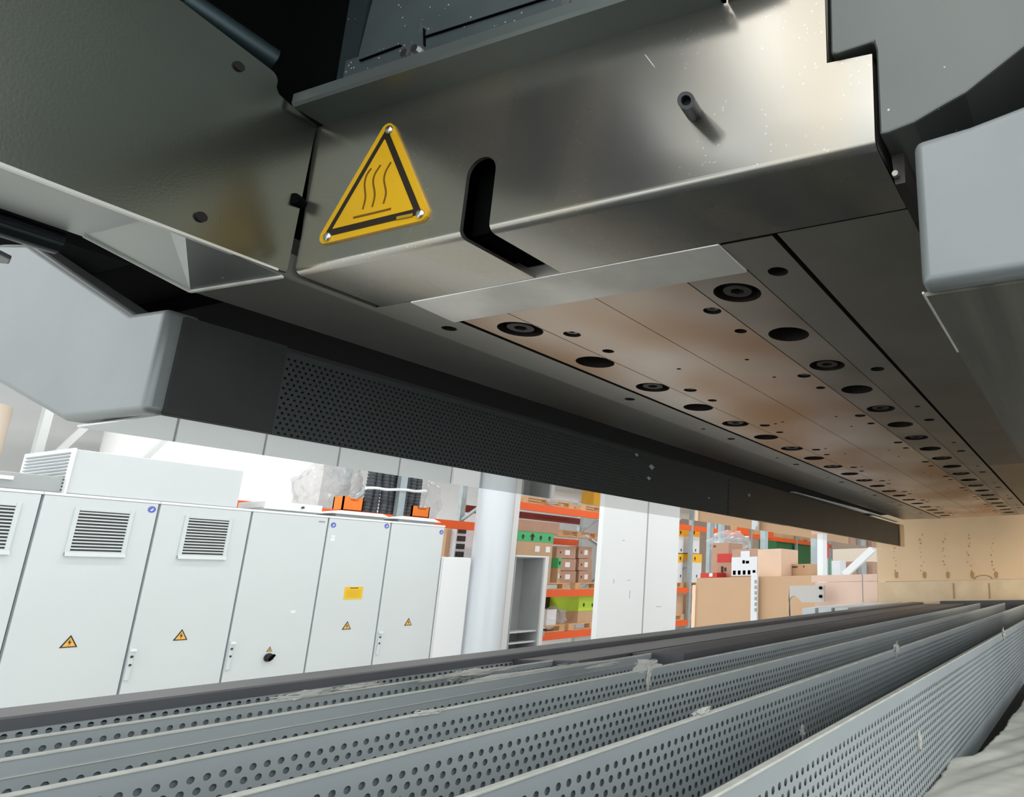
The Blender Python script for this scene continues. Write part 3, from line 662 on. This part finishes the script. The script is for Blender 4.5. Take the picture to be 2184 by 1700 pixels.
# fleece web, lower right
edge = [(.45, .170), (.60, .174), (.735, .1765), (.80, .1735), (.896, .1775), (.905, .158), (.93, .149), (1.0, .146), (1.07, .139), (1.16, .1385), (1.25, .133), (1.35, .1353), (1.5, .128), (1.75, .12)]
b = new(); NX, NY = 150, 60; G = []
for i in range(NX+1):
    x = .45+1.3*i/NX
    for k in range(len(edge)-1):
        if edge[k][0] <= x <= edge[k+1][0]+1e-9:
            f = (x-edge[k][0])/(edge[k+1][0]-edge[k][0]); ye = edge[k][1]*(1-f)+edge[k+1][1]*f; break
    ye += .0025*noise.noise(Vector((x*60, 0, 3)))
    row = []
    for j in range(NY+1):
        y = ye-.55*(j/NY)**1.3
        f = noise.noise(Vector((x*9+y*13, (x-y)*2, 0)))*.010+noise.noise(Vector((x*22+y*40, (x-y)*4, 4)))*.004
        row.append(b.verts.new((x, y, -.199+f*min(1, (j+1)/6))))
    G.append(row)
for i in range(NX):
    for j in range(NY): b.faces.new((G[i][j], G[i+1][j], G[i+1][j+1], G[i][j+1]))
o = obj('fleece_web', b, mat('fleece', (246, 244, 232), .9, var=.2, vscale=30, bump=.4, bscale=300, stretch=(1, .3, 1)), smooth=True)
sm = o.modifiers.new('solid', 'SOLIDIFY'); sm.thickness = .0015
tag(o, 'crumpled off-white fleece web with a torn edge at the lower right', 'fleece')

# lint tufts clinging to the sheets
def lint(px, py, ax, v, L, H, seed, label, tilt=0):
    c = at(px, py, ax, v); rnd = random.Random(seed); b = new()
    bmesh.ops.create_icosphere(b, subdivisions=3, radius=1)
    for w in b.verts:
        n = noise.fractal(w.co*2.0+Vector((seed*3.1, 0, 0)), .7, 2.1, 4); k = max(.25, 1+.9*n)
        w.co = Vector((w.co.x*L/2*k, w.co.y*.0022*k, w.co.z*H/2*k+tilt*w.co.x*L/2))+c
    for q in range(14):
        p = c+Vector((rnd.uniform(-L, L)*.5, 0, rnd.uniform(-H, H)*.3)); pts = [p]
        for s in range(4): p = p+Vector((rnd.uniform(-1, 1)*L*.12, rnd.uniform(-.002, .002), rnd.uniform(-.6, 1)*H*.22)); pts.append(p)
        tube(b, pts, .00022, 3)
    o = obj('lint_tuft', b, m_lint, smooth=True); tag(o, label, 'lint', 'lint tufts on the conveyor')
lint(648, 1482, 'y', .729, .055, .006, 1, 'long pale lint roll lying on the sheet in front of the cabinets')
lint(978, 1442, 'y', .729, .03, .010, 2, 'pale lint tuft on the farthest sheet below the round column')
lint(1120, 1436, 'y', .65, .16, .006, 3, 'long ragged lint ridge below the open grey cabinet')
lint(1175, 1424, 'y', .78, .07, .004, 13, 'thin lint ridge just behind the long ragged one')
lint(1378, 1423, 'y', .522, .05, .014, 4, 'large forked lint tuft below the white panel')
lint(1383, 1450, 'y', .518, .006, .022, 5, 'thin lint strand hanging under the large forked tuft')
lint(915, 1519, 'y', .52, .025, .004, 6, 'small lint tuft on the third sheet')
lint(1498, 1520, 'y', .291, .02, .006, 7, 'small lint tuft on the fifth sheet')
lint(1912, 1385, 'y', .289, .02, .016, 8, 'lint tuft on the fifth sheet towards the far end')
lint(1710, 1562, 'y', .289, .007, .010, 9, 'tiny pale fibre on the lower part of the fifth sheet')
lint(1960, 1578, 'y', .175, .006, .014, 10, 'pale fibre on the face of the nearest sheet')
lint(2140, 1352, 'y', .175, .025, .018, 11, 'lint tuft on the nearest sheet towards the far end')
lint(1005, 1436, 'y', .70, .10, .006, 14, 'ragged lint line where the farthest short sheets end')
lint(1290, 1418, 'y', .60, .05, .004, 15, 'thin lint scrap on the dark cover plate')
lint(760, 1402+62, 'y', .70, .04, .004, 12, 'thin wavy lint line on the farthest sheet under the yellow notice')

# ------------------------------------------------------------------ machine: die with bottom plates
ZD = .28
def plate_holes(x0, x1, y0, y1, z, th, holes, n=24):
    """plate with real round pits; holes = (x, y, r, depth)"""
    bm = new(); E = []
    def loop(vs):
        return [bm.edges.new((vs[i], vs[(i+1) % len(vs)])) for i in range(len(vs))]
    outer = [bm.verts.new(p) for p in ((x0, y0, z), (x1, y0, z), (x1, y1, z), (x0, y1, z))]
    E += loop(outer); rings = []
    for (x, y, r, d) in holes:
        m = n if r > .008 else 12
        vs = [bm.verts.new((x+r*math.cos(2*PI*i/m), y+r*math.sin(2*PI*i/m), z)) for i in range(m)]
        E += loop(vs); rings.append((vs, d))
    bmesh.ops.triangle_fill(bm, use_beauty=True, use_dissolve=False, edges=E)
    # drop the faces which filled the holes
    kill = []
    for f in bm.faces:
        c = f.calc_center_median()
        for (x, y, r, d) in holes:
            if abs(c.x-x) < r and (c.x-x)**2+(c.y-y)**2 < (r*.985)**2 and all((v.co.x-x)**2+(v.co.y-y)**2 < (r*1.02)**2 for v in f.verts): kill.append(f); break
    if kill: bmesh.ops.delete(bm, geom=kill, context='FACES_ONLY')
    for vs, d in rings:
        top = [bm.verts.new((v.co.x, v.co.y, z+d)) for v in vs]; m = len(vs)
        for i in range(m): bm.faces.new((vs[i], vs[(i+1) % m], top[(i+1) % m], top[i])).material_index = 1
    tv = [bm.verts.new((v.co.x, v.co.y, z+th)) for v in outer]
    for i in range(4): bm.faces.new((outer[i], outer[(i+1) % 4], tv[(i+1) % 4], tv[i])).material_index = 1
    bm.faces.new(tv)
    return bm
XD0, XD1 = .533, 3.12
die = thing('extrusion_die', (1.8, .44, ZD), 'long steel die seen from below with bolted and drilled bottom plates', 'die')
PB = .1270; X1 = .5795
NB = 20
def mkplate(name, y0, y1, z, holes, m, x0=XD0, x1=XD1, th=.02):
    hs = [h for h in holes if h[0]+h[2] < x1-.004 and h[0]-h[2] > x0+.002]
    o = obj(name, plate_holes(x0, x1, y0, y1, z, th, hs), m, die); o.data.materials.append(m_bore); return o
rowL = [(X1+PB*i, .5710, .0235, .018) for i in range(NB)]
rowR = [(X1-.003+PB*i, .3035, .0235, .018) for i in range(NB)]
mkplate('clamp_plate', .5488, .6070, ZD-.0002, rowL, m_tint)
sm_l = []
for i in range(10):
    xx = .6129+.254*i
    sm_l += [(xx, .5297, .0095, .01), (xx+.064, .5293, .0072, .014), (.7712+.254*i*1.33, .4895, .003, .01)]
    if i: sm_l.append((xx+.25, .5072, .0035, .01))
mkplate('drilled_plate', .4405, .5480, ZD, sm_l, m_tint)
sm_r = []
for i in range(10):
    xx = .6086+.254*i
    sm_r += [(xx, .3492, .0095, .01), (xx+.065, .3495, .0072, .014), (.7689+.338*i, .3892, .003, .01), (.853+.338*i, .3895, .0028, .01)]
mkplate('drilled_plate', .3365, .4395, ZD, sm_r, m_tint)
mkplate('clamp_plate', .2715, .3352, ZD, rowR, m_under)
row_e = [(.5464+.3245*i, .2466, .0095, .014) for i in range(8)]+[(1.0928+.3245*i, .2440, .0048, .01) for i in range(6)]+[(1.2212+.3245*i-.0, .2471, .0090, .014) for i in range(0)]
mkplate('grey_rail', .2230, .2705, ZD, row_e, m_grey, x0=.482)
mkplate('dark_side_plate', .1085, .2185, ZD+.001, [], m_dgrey, x0=.482, x1=1.752)
mkplate('tan_side_plate', .1085, .2185, ZD+.002, [], mat('tan_plate', (206, 184, 150), .45, .3, var=.1, vscale=4), x0=1.757, x1=3.1)
row_o = [(.5495+.3267*i, .6400, .0078, .012) for i in range(8)]+[(1.1034+.3267*i, .6441, .004, .01) for i in range(6)]
mkplate('outer_plate', .6140, .6680, ZD, row_o, m_grey, x0=.478)
prof = [(.668, ZD), (.782, ZD+.001), (.782, ZD+.04), (.668, ZD+.04)]
obj('rounded_flank', prism(new(), prof, 'x', .386, 3.10), mat('shaded_flank', (150, 145, 136), .34, .7, var=.15, vscale=8), die, smooth=True)
obj('outer_plate', box(new(), .386, .478, .6585, .668, ZD, ZD+.02), m_grey, die)
obj('groove_floor', box(new(), XD0-.02, XD1, .10, .67, ZD+.0195, ZD+.04), m_hole, die)
# socket screws sitting in the counterbores
def screw(x, y, z0, r, h, label=None):
    b = new(); n = 24
    for k in range(1):
        # head cylinder with hex socket
        o_ = [b.verts.new((x+r*math.cos(2*PI*i/n), y+r*math.sin(2*PI*i/n), z0-h)) for i in range(n)]
        hx = [b.verts.new((x+r*.52*math.cos(2*PI*i/6+.4), y+r*.52*math.sin(2*PI*i/6+.4), z0-h)) for i in range(6)]
        E = [b.edges.new((o_[i], o_[(i+1) % n])) for i in range(n)]+[b.edges.new((hx[i], hx[(i+1) % 6])) for i in range(6)]
        bmesh.ops.triangle_fill(b, use_beauty=True, edges=E)
        kill = [f for f in b.faces if all(v in hx for v in f.verts)]
        if kill: bmesh.ops.delete(b, geom=kill, context='FACES_ONLY')
        base = [b.verts.new((v.co.x, v.co.y, z0)) for v in o_]; hb = [b.verts.new((v.co.x, v.co.y, z0-h*.4)) for v in hx]
        for i in range(n): b.faces.new((o_[i], base[i], base[(i+1) % n], o_[(i+1) % n]))
        for i in range(6): b.faces.new((hx[i], hb[i], hb[(i+1) % 6], hx[(i+1) % 6]))
        b.faces.new(hb)
    return b
s0 = obj('socket_screw', screw(rowL[0][0], rowL[0][1], ZD+.0175, .0140, .0160), m_bolt, die)
for i in range(2, NB, 2):
    link_copy(s0, die, (PB*i, 0, 0))
for i in range(0, NB, 2): link_copy(s0, die, (PB*i-.003, .3035-.5710, 0))
s1 = obj('small_screw', screw(.6129, .5297, ZD+.0095, .0066, .007), m_grey, die)
for i in range(1, 9): link_copy(s1, die, (.254*i, 0, 0))
for i in range(0, 9): link_copy(s1, die, (.254*i-.0043, .3492-.5297, 0))
# pit floors
b = new()
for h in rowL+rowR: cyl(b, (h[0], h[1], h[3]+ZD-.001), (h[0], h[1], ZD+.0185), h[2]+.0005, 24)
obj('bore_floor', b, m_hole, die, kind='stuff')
# bright end bar
obj('end_bar', prism(new(), [(.4795, ZD-.0008), (.5325, ZD-.0030), (.5325, ZD+.02), (.4795, ZD+.02)], 'y', .271, .6145), m_strip, die, bevel=.001)

# ------------------------------------------------------------------ die cover (front sheet) with slot, step and underside
cov = thing('front_cover', (.42, .38, ZD), 'brushed steel front cover of the die with a bent slot and stepped right end', 'cover')
XF = .394; R_ = .007
def Lprof(za):
    pr = [(XF, za), (XF, ZD+R_)]+[(XF+R_-R_*math.cos(math.radians(a)), ZD+R_-R_*math.sin(math.radians(a))) for a in range(15, 91, 15)]+[(.4785, ZD), (.4785, ZD+.003), (XF+R_, ZD+.003), (XF+.003, ZD+R_), (XF+.003, za)]
    return pr
zs = .318
b = new(); prism(b, Lprof(zs), 'y', .4612, .6510); prism(b, Lprof(zs), 'y', .1085, .4308)
up = [(.6510, zs), (.4612, zs)]+arc(.4460, .3350, .0152, 0, 180, 14)+[(.4308, zs), (.1085, zs), (.1085, .3520), (.1415, .3540), (.1430, .46), (.222, .46), (.222, .4315), (.660, .4315), (.660, .431)]
# left edge of slot leans slightly: separate filler below the arc
prism(b, up, 'x', XF, XF+.003)
obj('face_sheet', b, m_cover, cov, smooth=True)
obj('slot_backing', box(new(), XF+.02, .478, .42, .47, ZD+.012, .36), m_black, cov)  # black block stands for the shade inside the slot
b = new(); box(b, XF+.003, .4785, .1085, .1115, ZD+.003, .352); box(b, XF+.003, .44, .1415, .1445, .354, .46); box(b, XF+.003, .44, .1085, .1415, .349, .352)
obj('return_edge', b, m_dgrey, cov)
# hollow pin
b = new(); c = at(1462, 213, 'x', .372); c2 = at(1480, 245, 'x', XF)
p0 = Vector((.370, .2425, .3375)); p0 = at(1463, 214, 'x', .370); p1 = at(1482, 244, 'x', XF+.002)
cyl(b, p1, p0, .0062, 20, cap=False); d = (p0-p1).normalized(); cyl(b, p0, p0-d*.008, .0036, 20, cap=False); cyl(b, p0-d*.008, p0-d*.0082, .0036, 20)
u = d.orthogonal().normalized(); w = d.cross(u)
A = [b.verts.new(p0+(u*math.cos(2*PI*i/20)+w*math.sin(2*PI*i/20))*.0062) for i in range(20)]; B = [b.verts.new(p0+(u*math.cos(2*PI*i/20)+w*math.sin(2*PI*i/20))*.0036) for i in range(20)]
for i in range(20): b.faces.new((A[i], A[(i+1) % 20], B[(i+1) % 20], B[i]))
obj('hollow_pin', b, mat('black_rubber', (46, 48, 50), .45), cov, smooth=True)
pa_ = at(1377, 118, 'x', XF-.0004); pb2 = at(1396, 143, 'x', XF-.0004); obj('scratch', bar(new(), pa_, pb2, .0018, .0004), m_white, cov)

# warning sign: triangle on the cover
SG = thing('warning_sign', (XF, .56, .30), 'yellow hot surface warning triangle riveted on the steel front cover', 'sign')
def fpt(px, py, dx=0): p = at(px, py, 'x', XF-dx); return (p.y, p.z)
corners = [fpt(835, 251), fpt(674, 527), fpt(925, 468)]
def rtri(c, r, inset=0., n=6):
    c = [Vector(q) for q in c]; ctr = (c[0]+c[1]+c[2])/3; out = []
    for i in range(3):
        a, p, q = c[i-1], c[i], c[(i+1) % 3]
        d1 = (a-p).normalized(); d2 = (q-p).normalized(); ang = math.acos(max(-1, min(1, d1.dot(d2)))); bis = (d1+d2).normalized()
        p = p+bis*(inset/math.sin(ang/2)); ro = max(r, .0004)
        t_ = ro/math.tan(ang/2); s = p+d1*t_; e = p+d2*t_; o_ = p+bis*(ro/math.sin(ang/2))
        for k in range(n+1):
            v = s.lerp(e, k/n)-o_; v = v.normalized()*ro; out.append(tuple(o_+v))
    return out
# grow corners for rounded tips
obj('plate', prism(new(), rtri(corners, .0075), 'x', XF-.0022, XF), m_yel, SG)
obj('black_border', prism(new(), rtri(corners, .002, .0062), 'x', XF-.0026, XF-.0022), m_ink, SG)
obj('yellow_field', prism(new(), rtri(corners, .0006, .0122), 'x', XF-.0030, XF-.0026), m_yel, SG)
def stroke(pts, w, x=XF-.0034):
    b = new(); P = [Vector(fpt(*p)) for p in pts]; Q = []
    for i in range(len(P)-1):
        for k in range(4): Q.append(P[i].lerp(P[i+1], k/4))
    Q.append(P[-1])
    for _ in range(3): Q = [Q[0]]+[(Q[i-1]+Q[i]*2+Q[i+1])/4 for i in range(1, len(Q)-1)]+[Q[-1]]
    L_, R2 = [], []
    for i, q in enumerate(Q):
        d = (Q[min(i+1, len(Q)-1)]-Q[max(i-1, 0)]).normalized(); nrm = Vector((-d.y, d.x))*w/2; L_.append(q+nrm); R2.append(q-nrm)
    for i in range(len(Q)-1):
        prism(b, [tuple(L_[i]), tuple(L_[i+1]), tuple(R2[i+1]), tuple(R2[i])], 'x', x, XF-.0030)
    return b
waves = [[(799, 363), (788, 378), (784, 398), (788, 425), (781, 450)], [(819, 356), (806, 375), (802, 392), (808, 420), (801, 445)], [(841, 350), (829, 370), (825, 388), (832, 415), (825, 438)]]
for wv in waves: obj('heat_wave', stroke(wv, .0017), m_brown, SG)
obj('surface_line', stroke([(761, 468), (800, 459), (841, 449)], .0018), m_brown, SG)
obj('imprint', stroke([(853, 469), (870, 465.5), (887, 462)], .0028, XF-.0034), mat('imprint_tan', (176, 140, 40), .5), SG)
for (px, py) in ((830, 277), (698, 505), (896, 456)):
    p = at(px, py, 'x', XF-.003); b = new(); bmesh.ops.create_uvsphere(b, u_segments=16, v_segments=8, radius=.0042)
    for v in b.verts: v.co.x *= .55
    bmesh.ops.translate(b, verts=b.verts, vec=(XF-.003, p.y, p.z)); obj('rivet', b, m_zinc, SG, smooth=True)

# ledge and upper duct
t = thing('upper_duct', (.5, .43, .4315), 'dusty dark duct housing above the front cover with a projecting ledge', 'duct')
obj('ledge', prism(new(), [(.366, .4315), (XF+.02, .4315), (XF+.02, .4345), (.368, .4345), (.368, .444), (.364, .444), (.364, .434)], 'y', .226, .6485), mat('ledge_grey', (112, 120, 118), .36, .5, var=.1, vscale=9), t)
obj('lower_strip', prism(new(), [(.6300, .4345), (.6300, .4960), (.5640, .4960), (.5640, .512), (.5395, .512), (.5385, .4985), (.23, .4900), (.23, .4345)], 'x', .391, .396), m_upper, t)
obj('upper_sheet', prism(new(), [(.628, .4345), (.600, .75), (-.2, .75), (.10, .465), (.24, .465)], 'x', .396, .399), m_upper, t)
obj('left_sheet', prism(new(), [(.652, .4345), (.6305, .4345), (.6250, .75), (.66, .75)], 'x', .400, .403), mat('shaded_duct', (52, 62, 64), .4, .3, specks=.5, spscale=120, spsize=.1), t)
for q in (((905, 80), (1175, -6)), ((768, 130), (856, 97)), ((905, 62), (906, 98))):
    a_ = at(*q[0], 'x', .3902); b_ = at(*q[1], 'x', .3902); obj('seam_gap', bar(new(), a_, b_, .0024, .0010), m_black, t)
for (px, py) in ((869, 118), (891, 109), (1213, 10), (1234, 4)):
    p = at(px, py, 'x', .391); b = new(); cyl(b, p, p-Vector((.004, 0, 0)), .0052, 6, .0046); obj('hex_screw', b, m_zinc, t)
obj('end_block', prism(new(), [(.222, .432), (.180, .437), (.180, .47), (.222, .47)], 'x', .372, .393), m_house, t, bevel=.002)
o = obj('hook', tube(new(), [(.380, .2285, .442), (.378, .2285, .434), (.380, .226, .429), (.384, .223, .430)], .0022, 8), m_white, smooth=True); tag(o, 'small white hook at the right end of the ledge', 'hook')

# left dark side panel
SP = thing('machine_guard', (.1, .657, ZD), 'large dark satin side panel left of the warning sign', 'panel')
YP = .655
out = [(-.6, .2815), (.385, .2795), (.3905, .2800), (.3915, .4315), (.3675, .4365), (.3565, .4400), (.3535, .4450), (.3535, .4500)]+arc(.3455, .4505, .008, 0, 80, 6)+[(.330, .4610), (.277, .4690), (-.6, .4750)]
obj('sheet', prism(new(), out, 'y', YP, YP+.003), m_panel, SP)
obj('bright_edge', box(new(), -.6, .383, YP-.0006, YP+.0035, .2780, .2803), mat('bare_edge', (214, 216, 212), .35, .6), SP)
for (px, py) in ((508, 142), (427, 463)):
    p = at(px, py, 'y', YP); obj('screw_head', cyl(new(), p, p-Vector((0, .002, 0)), .0042, 14), m_hole, SP)
o = obj('gap_bolt', cyl(new(), (.392, .6565, .3490), (.383, .6525, .3490), .0055, 12), m_black); tag(o, 'dark bolt in the gap between side panel and front cover', 'bolt')
# bent tray below the panel
TR = thing('bent_tray', (.2, .71, .27), 'bent pale sheet tray under the dark side panel', 'tray')
def sheet(pts, th=.0015):
    b = new(); b.faces.new([b.verts.new(p) for p in pts]); return b
o = obj('flat_sheet', sheet([(-.5, .660, .292), (.300, .660, .292), (.300, .762, .292), (-.5, .762, .292)]), mat('tray_sheet', (188, 192, 188), .4, .3), TR); o.modifiers.new('s', 'SOLIDIFY').thickness = .0015
o = obj('ramp_sheet', sheet([(.300, .660, .292), (.316, .660, .282), (.3755, .7565, .2722), (.2985, .7565, .2905)]), mat('tray_sheet', (188, 192, 188), .4, .3), TR); o.modifiers.new('s', 'SOLIDIFY').thickness = .0015
o = obj('corner_sheet', sheet([(.316, .660, .282), (.3850, .651, .2735), (.3755, .7565, .2722)]), m_mid, TR); o.modifiers.new('s', 'SOLIDIFY').thickness = .0015
obj('folded_edge', bar(new(), (.3755, .7565, .2715), (.385, .651, .2728), .0025), m_lip, TR); obj('folded_edge', bar(new(), (.2985, .7575, .2895), (.3755, .7565, .2715), .0022), m_lip, TR)
o = obj('round_rod', cyl(new(), (-.5, .775, .283), (.292, .775, .283), .0095, 24), mat('black_gloss_rod', (34, 42, 44), .18, .4), smooth=True); tag(o, 'black glossy round rod under the bent tray', 'rod')
o = obj('rod_support', prism(new(), [(-.5, .79), (.262, .79), (.278, .800), (.282, .812), (.27, .828), (-.5, .828)], 'z', .266, .270), m_house, bevel=.001); tag(o, 'pale flat strip below the black rod at the left edge', 'strip')

# right grey block
BLK = thing('side_block', (.42, 0, ZD), 'dark grey speckled side block with stepped edge at the upper right', 'block')
poly = [(.1378, .62), (.1370, .3572)]+[(.1330, .3557), (.1062, .3575), (.1045, .350), (.1040, .2850), (.0985, .2848), (.0808, .2880), (.062, .2955), (.0467, .3010), (.0089, .3243), (-.12, .40), (-.12, .62)]
obj('body', prism(new(), poly, 'x', .3895, .46), m_mid, BLK, bevel=.0015)
obj('dark_backing', box(new(), .46, .47, -.2, .1075, .283, .62), m_black, BLK)  # black sheet added as the shade in the gap
o = obj('small_bracket', prism(new(), [(.101, .262), (.094, .262), (.094, .285), (.103, .285)], 'x', .415, .47), m_bolt); tag(o, 'small dark bracket in the gap right of the front cover', 'bracket')
p = at(1911, 374, 'x', .414); o = obj('bracket_screw', cyl(new(), p, p-Vector((.003, 0, 0)), .0022, 10), m_grey); tag(o, 'tiny bright screw on the small dark bracket', 'screw')

# black boxes added behind everything to stop light leaks and keep the inside dark
t = thing('extrusion_machine', (1.8, .44, .31), 'machine body above the die, added as black blocks to keep light out', 'machine')
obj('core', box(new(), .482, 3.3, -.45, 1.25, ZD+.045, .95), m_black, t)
obj('inner_blocker', box(new(), .41, .48, .64, 1.25, .345, .95), m_black, t)
obj('inner_blocker', box(new(), .41, .48, .11, .64, .38, .95), m_black, t)
obj('left_blocker', box(new(), -.7, .41, .86, .90, .42, .95), m_black, t)
obj('roof_blocker', box(new(), -.7, .41, .60, .90, .70, .73), m_black, t)
obj('sheet_blocker', box(new(), -.6, .41, .765, .80, .295, .70), m_black, t)
cylo = obj('hanging_cylinder', cyl(new(), (.30, .71, .51), (.37, .70, .50), .012, 20), mat('dark_blue_steel', (52, 66, 70), .3, .6), smooth=True); tag(cylo, 'dark cylinder barely visible in the black gap above the side panel', 'cylinder')
o = obj('overhead_box', box(new(), -.33, .39, .62, 2.2, .98, 1.5), mat('overhead_box_grey', (122, 124, 120), .5)); tag(o, 'unseen overhead box above the camera, shaped for the dark mirrored in the front cover', 'duct')  # unseen box added so the cover mirrors a darker upper part

t = thing('fill_light_case', (2.45, -.42, -.24), 'square case added for the fill light on the far right side of the conveyor, out of view', 'lamp')  # made-up case dressing the added fill light
obj('fill_case_body', box(new(), 2.44, 2.49, -.68, -.16, -.24, .28), m_bolt, t); obj('foot', box(new(), 2.40, 2.50, -.6, -.24, -.245, -.24), m_bolt, t)
# ------------------------------------------------------------------ suction beams left and right
def beam(mirror):
    C = .437
    f = (lambda y: 2*C-y) if mirror else (lambda y: y)
    lab = ('right suction beam with pale rounded end housing and dark underside', 'left black perforated suction beam with pale end housing and polished underside')[0 if mirror else 1]
    t = thing('suction_beam', (1.8, f(.86), .165), lab, 'beam', 'suction beams of the machine')
    # end housing
    pts = [(.8050, .1655), (.9302, .1690), (1.056, .2184), (1.35, .335), (1.35, .415), (1.1417, .3956), (1.0817, .3845), (.8600, .2693), (.8050, .2668)]
    if mirror: pts = [(.7965, .1655), (.9302, .1655), (1.056, .2184), (1.35, .335), (1.35, .46), (1.0, .34), (.93, .300), (.895, .281), (.862, .2700), (.83, .2640), (.7955, .2610)]
    pts = [(f(a), z) for a, z in pts]
    x0 = .370 if mirror else .385
    obj('end_housing', prism(new(), pts, 'x', x0, x0+.03), m_house, t, bevel=.006, bseg=4, smooth=True)
    # black long face and body
    xs = x0+.03 if mirror else x0+.006
    obj('body', box(new(), x0+.028, 3.15, *sorted((f(.806), f(.925))), .1665, .262), m_beam, t)
    if not mirror:
        obj('plain_face', box(new(), x0+.014, .492, .8010, .806, .1665, .262), m_beam, t)
        V, F = perf_sheet(.492, 1.5, .8008, .256, .1665, 16, .008, .0054, .0066, .0015)
        me = bpy.data.meshes.new('perforated_face'); off = Vector(t.location)
        me.from_pydata([(a-off.x, b_-off.y, c-off.z) for a, b_, c in V], [], F); me.materials.append(mat('black_perforated', (64, 70, 70), .5, .3))
        o = bpy.data.objects.new('perforated_face', me); COL.objects.link(o); o.parent = t
        obj('plain_face', box(new(), 1.5, 3.13, .8008, .806, .1665, .256), m_beam, t)
        obj('polished_underside', box(new(), x0+.012, 3.15, .8010, .928, .1640, .1662), m_mirror, t)
        for (px, py, q) in ((1358, 970, .006), (1390, 996, .010), (1384, 1020, .007), (1598, 1056, .008), (1512, 1062, .004)):
            p = at(px, py, 'y', .8); obj('paint_chip', prism(new(), [(p.x-q, p.z), (p.x-q*.2, p.z+q*.5), (p.x+q, p.z+q*.1), (p.x+q*.1, p.z-q*.6)], 'y', .7998, .8006), m_seam, t)
        obj('end_cap', box(new(), 3.10, 3.17, .795, .80, .164, .262), m_tan, t)
        obj('top_strip', prism(new(), [(1.9, .2660), (2.6, .2660), (2.65, .271), (3.10, .271), (3.1, .276), (2.5, .276), (1.9, .2675)], 'y', .80, .815), m_white, t)
    else:
        obj('dark_underside', box(new(), x0+.012, 3.15, *sorted((f(.7965), f(.965))), .1640, .1666), mat('streaked_dark_sheet', (92, 90, 84), .34, .5, rgb2=(122, 118, 110), vscale=6, stretch=(.5, 9, 1)), t)
        obj('bright_edge', box(new(), x0+.006, .49, .0770, .0782, .1632, .1645), m_lip, t)
beam(False); beam(True)

# ------------------------------------------------------------------ lift everything so that the hall floor is z = 0
for o in ROOTS: o.location.z += ZC
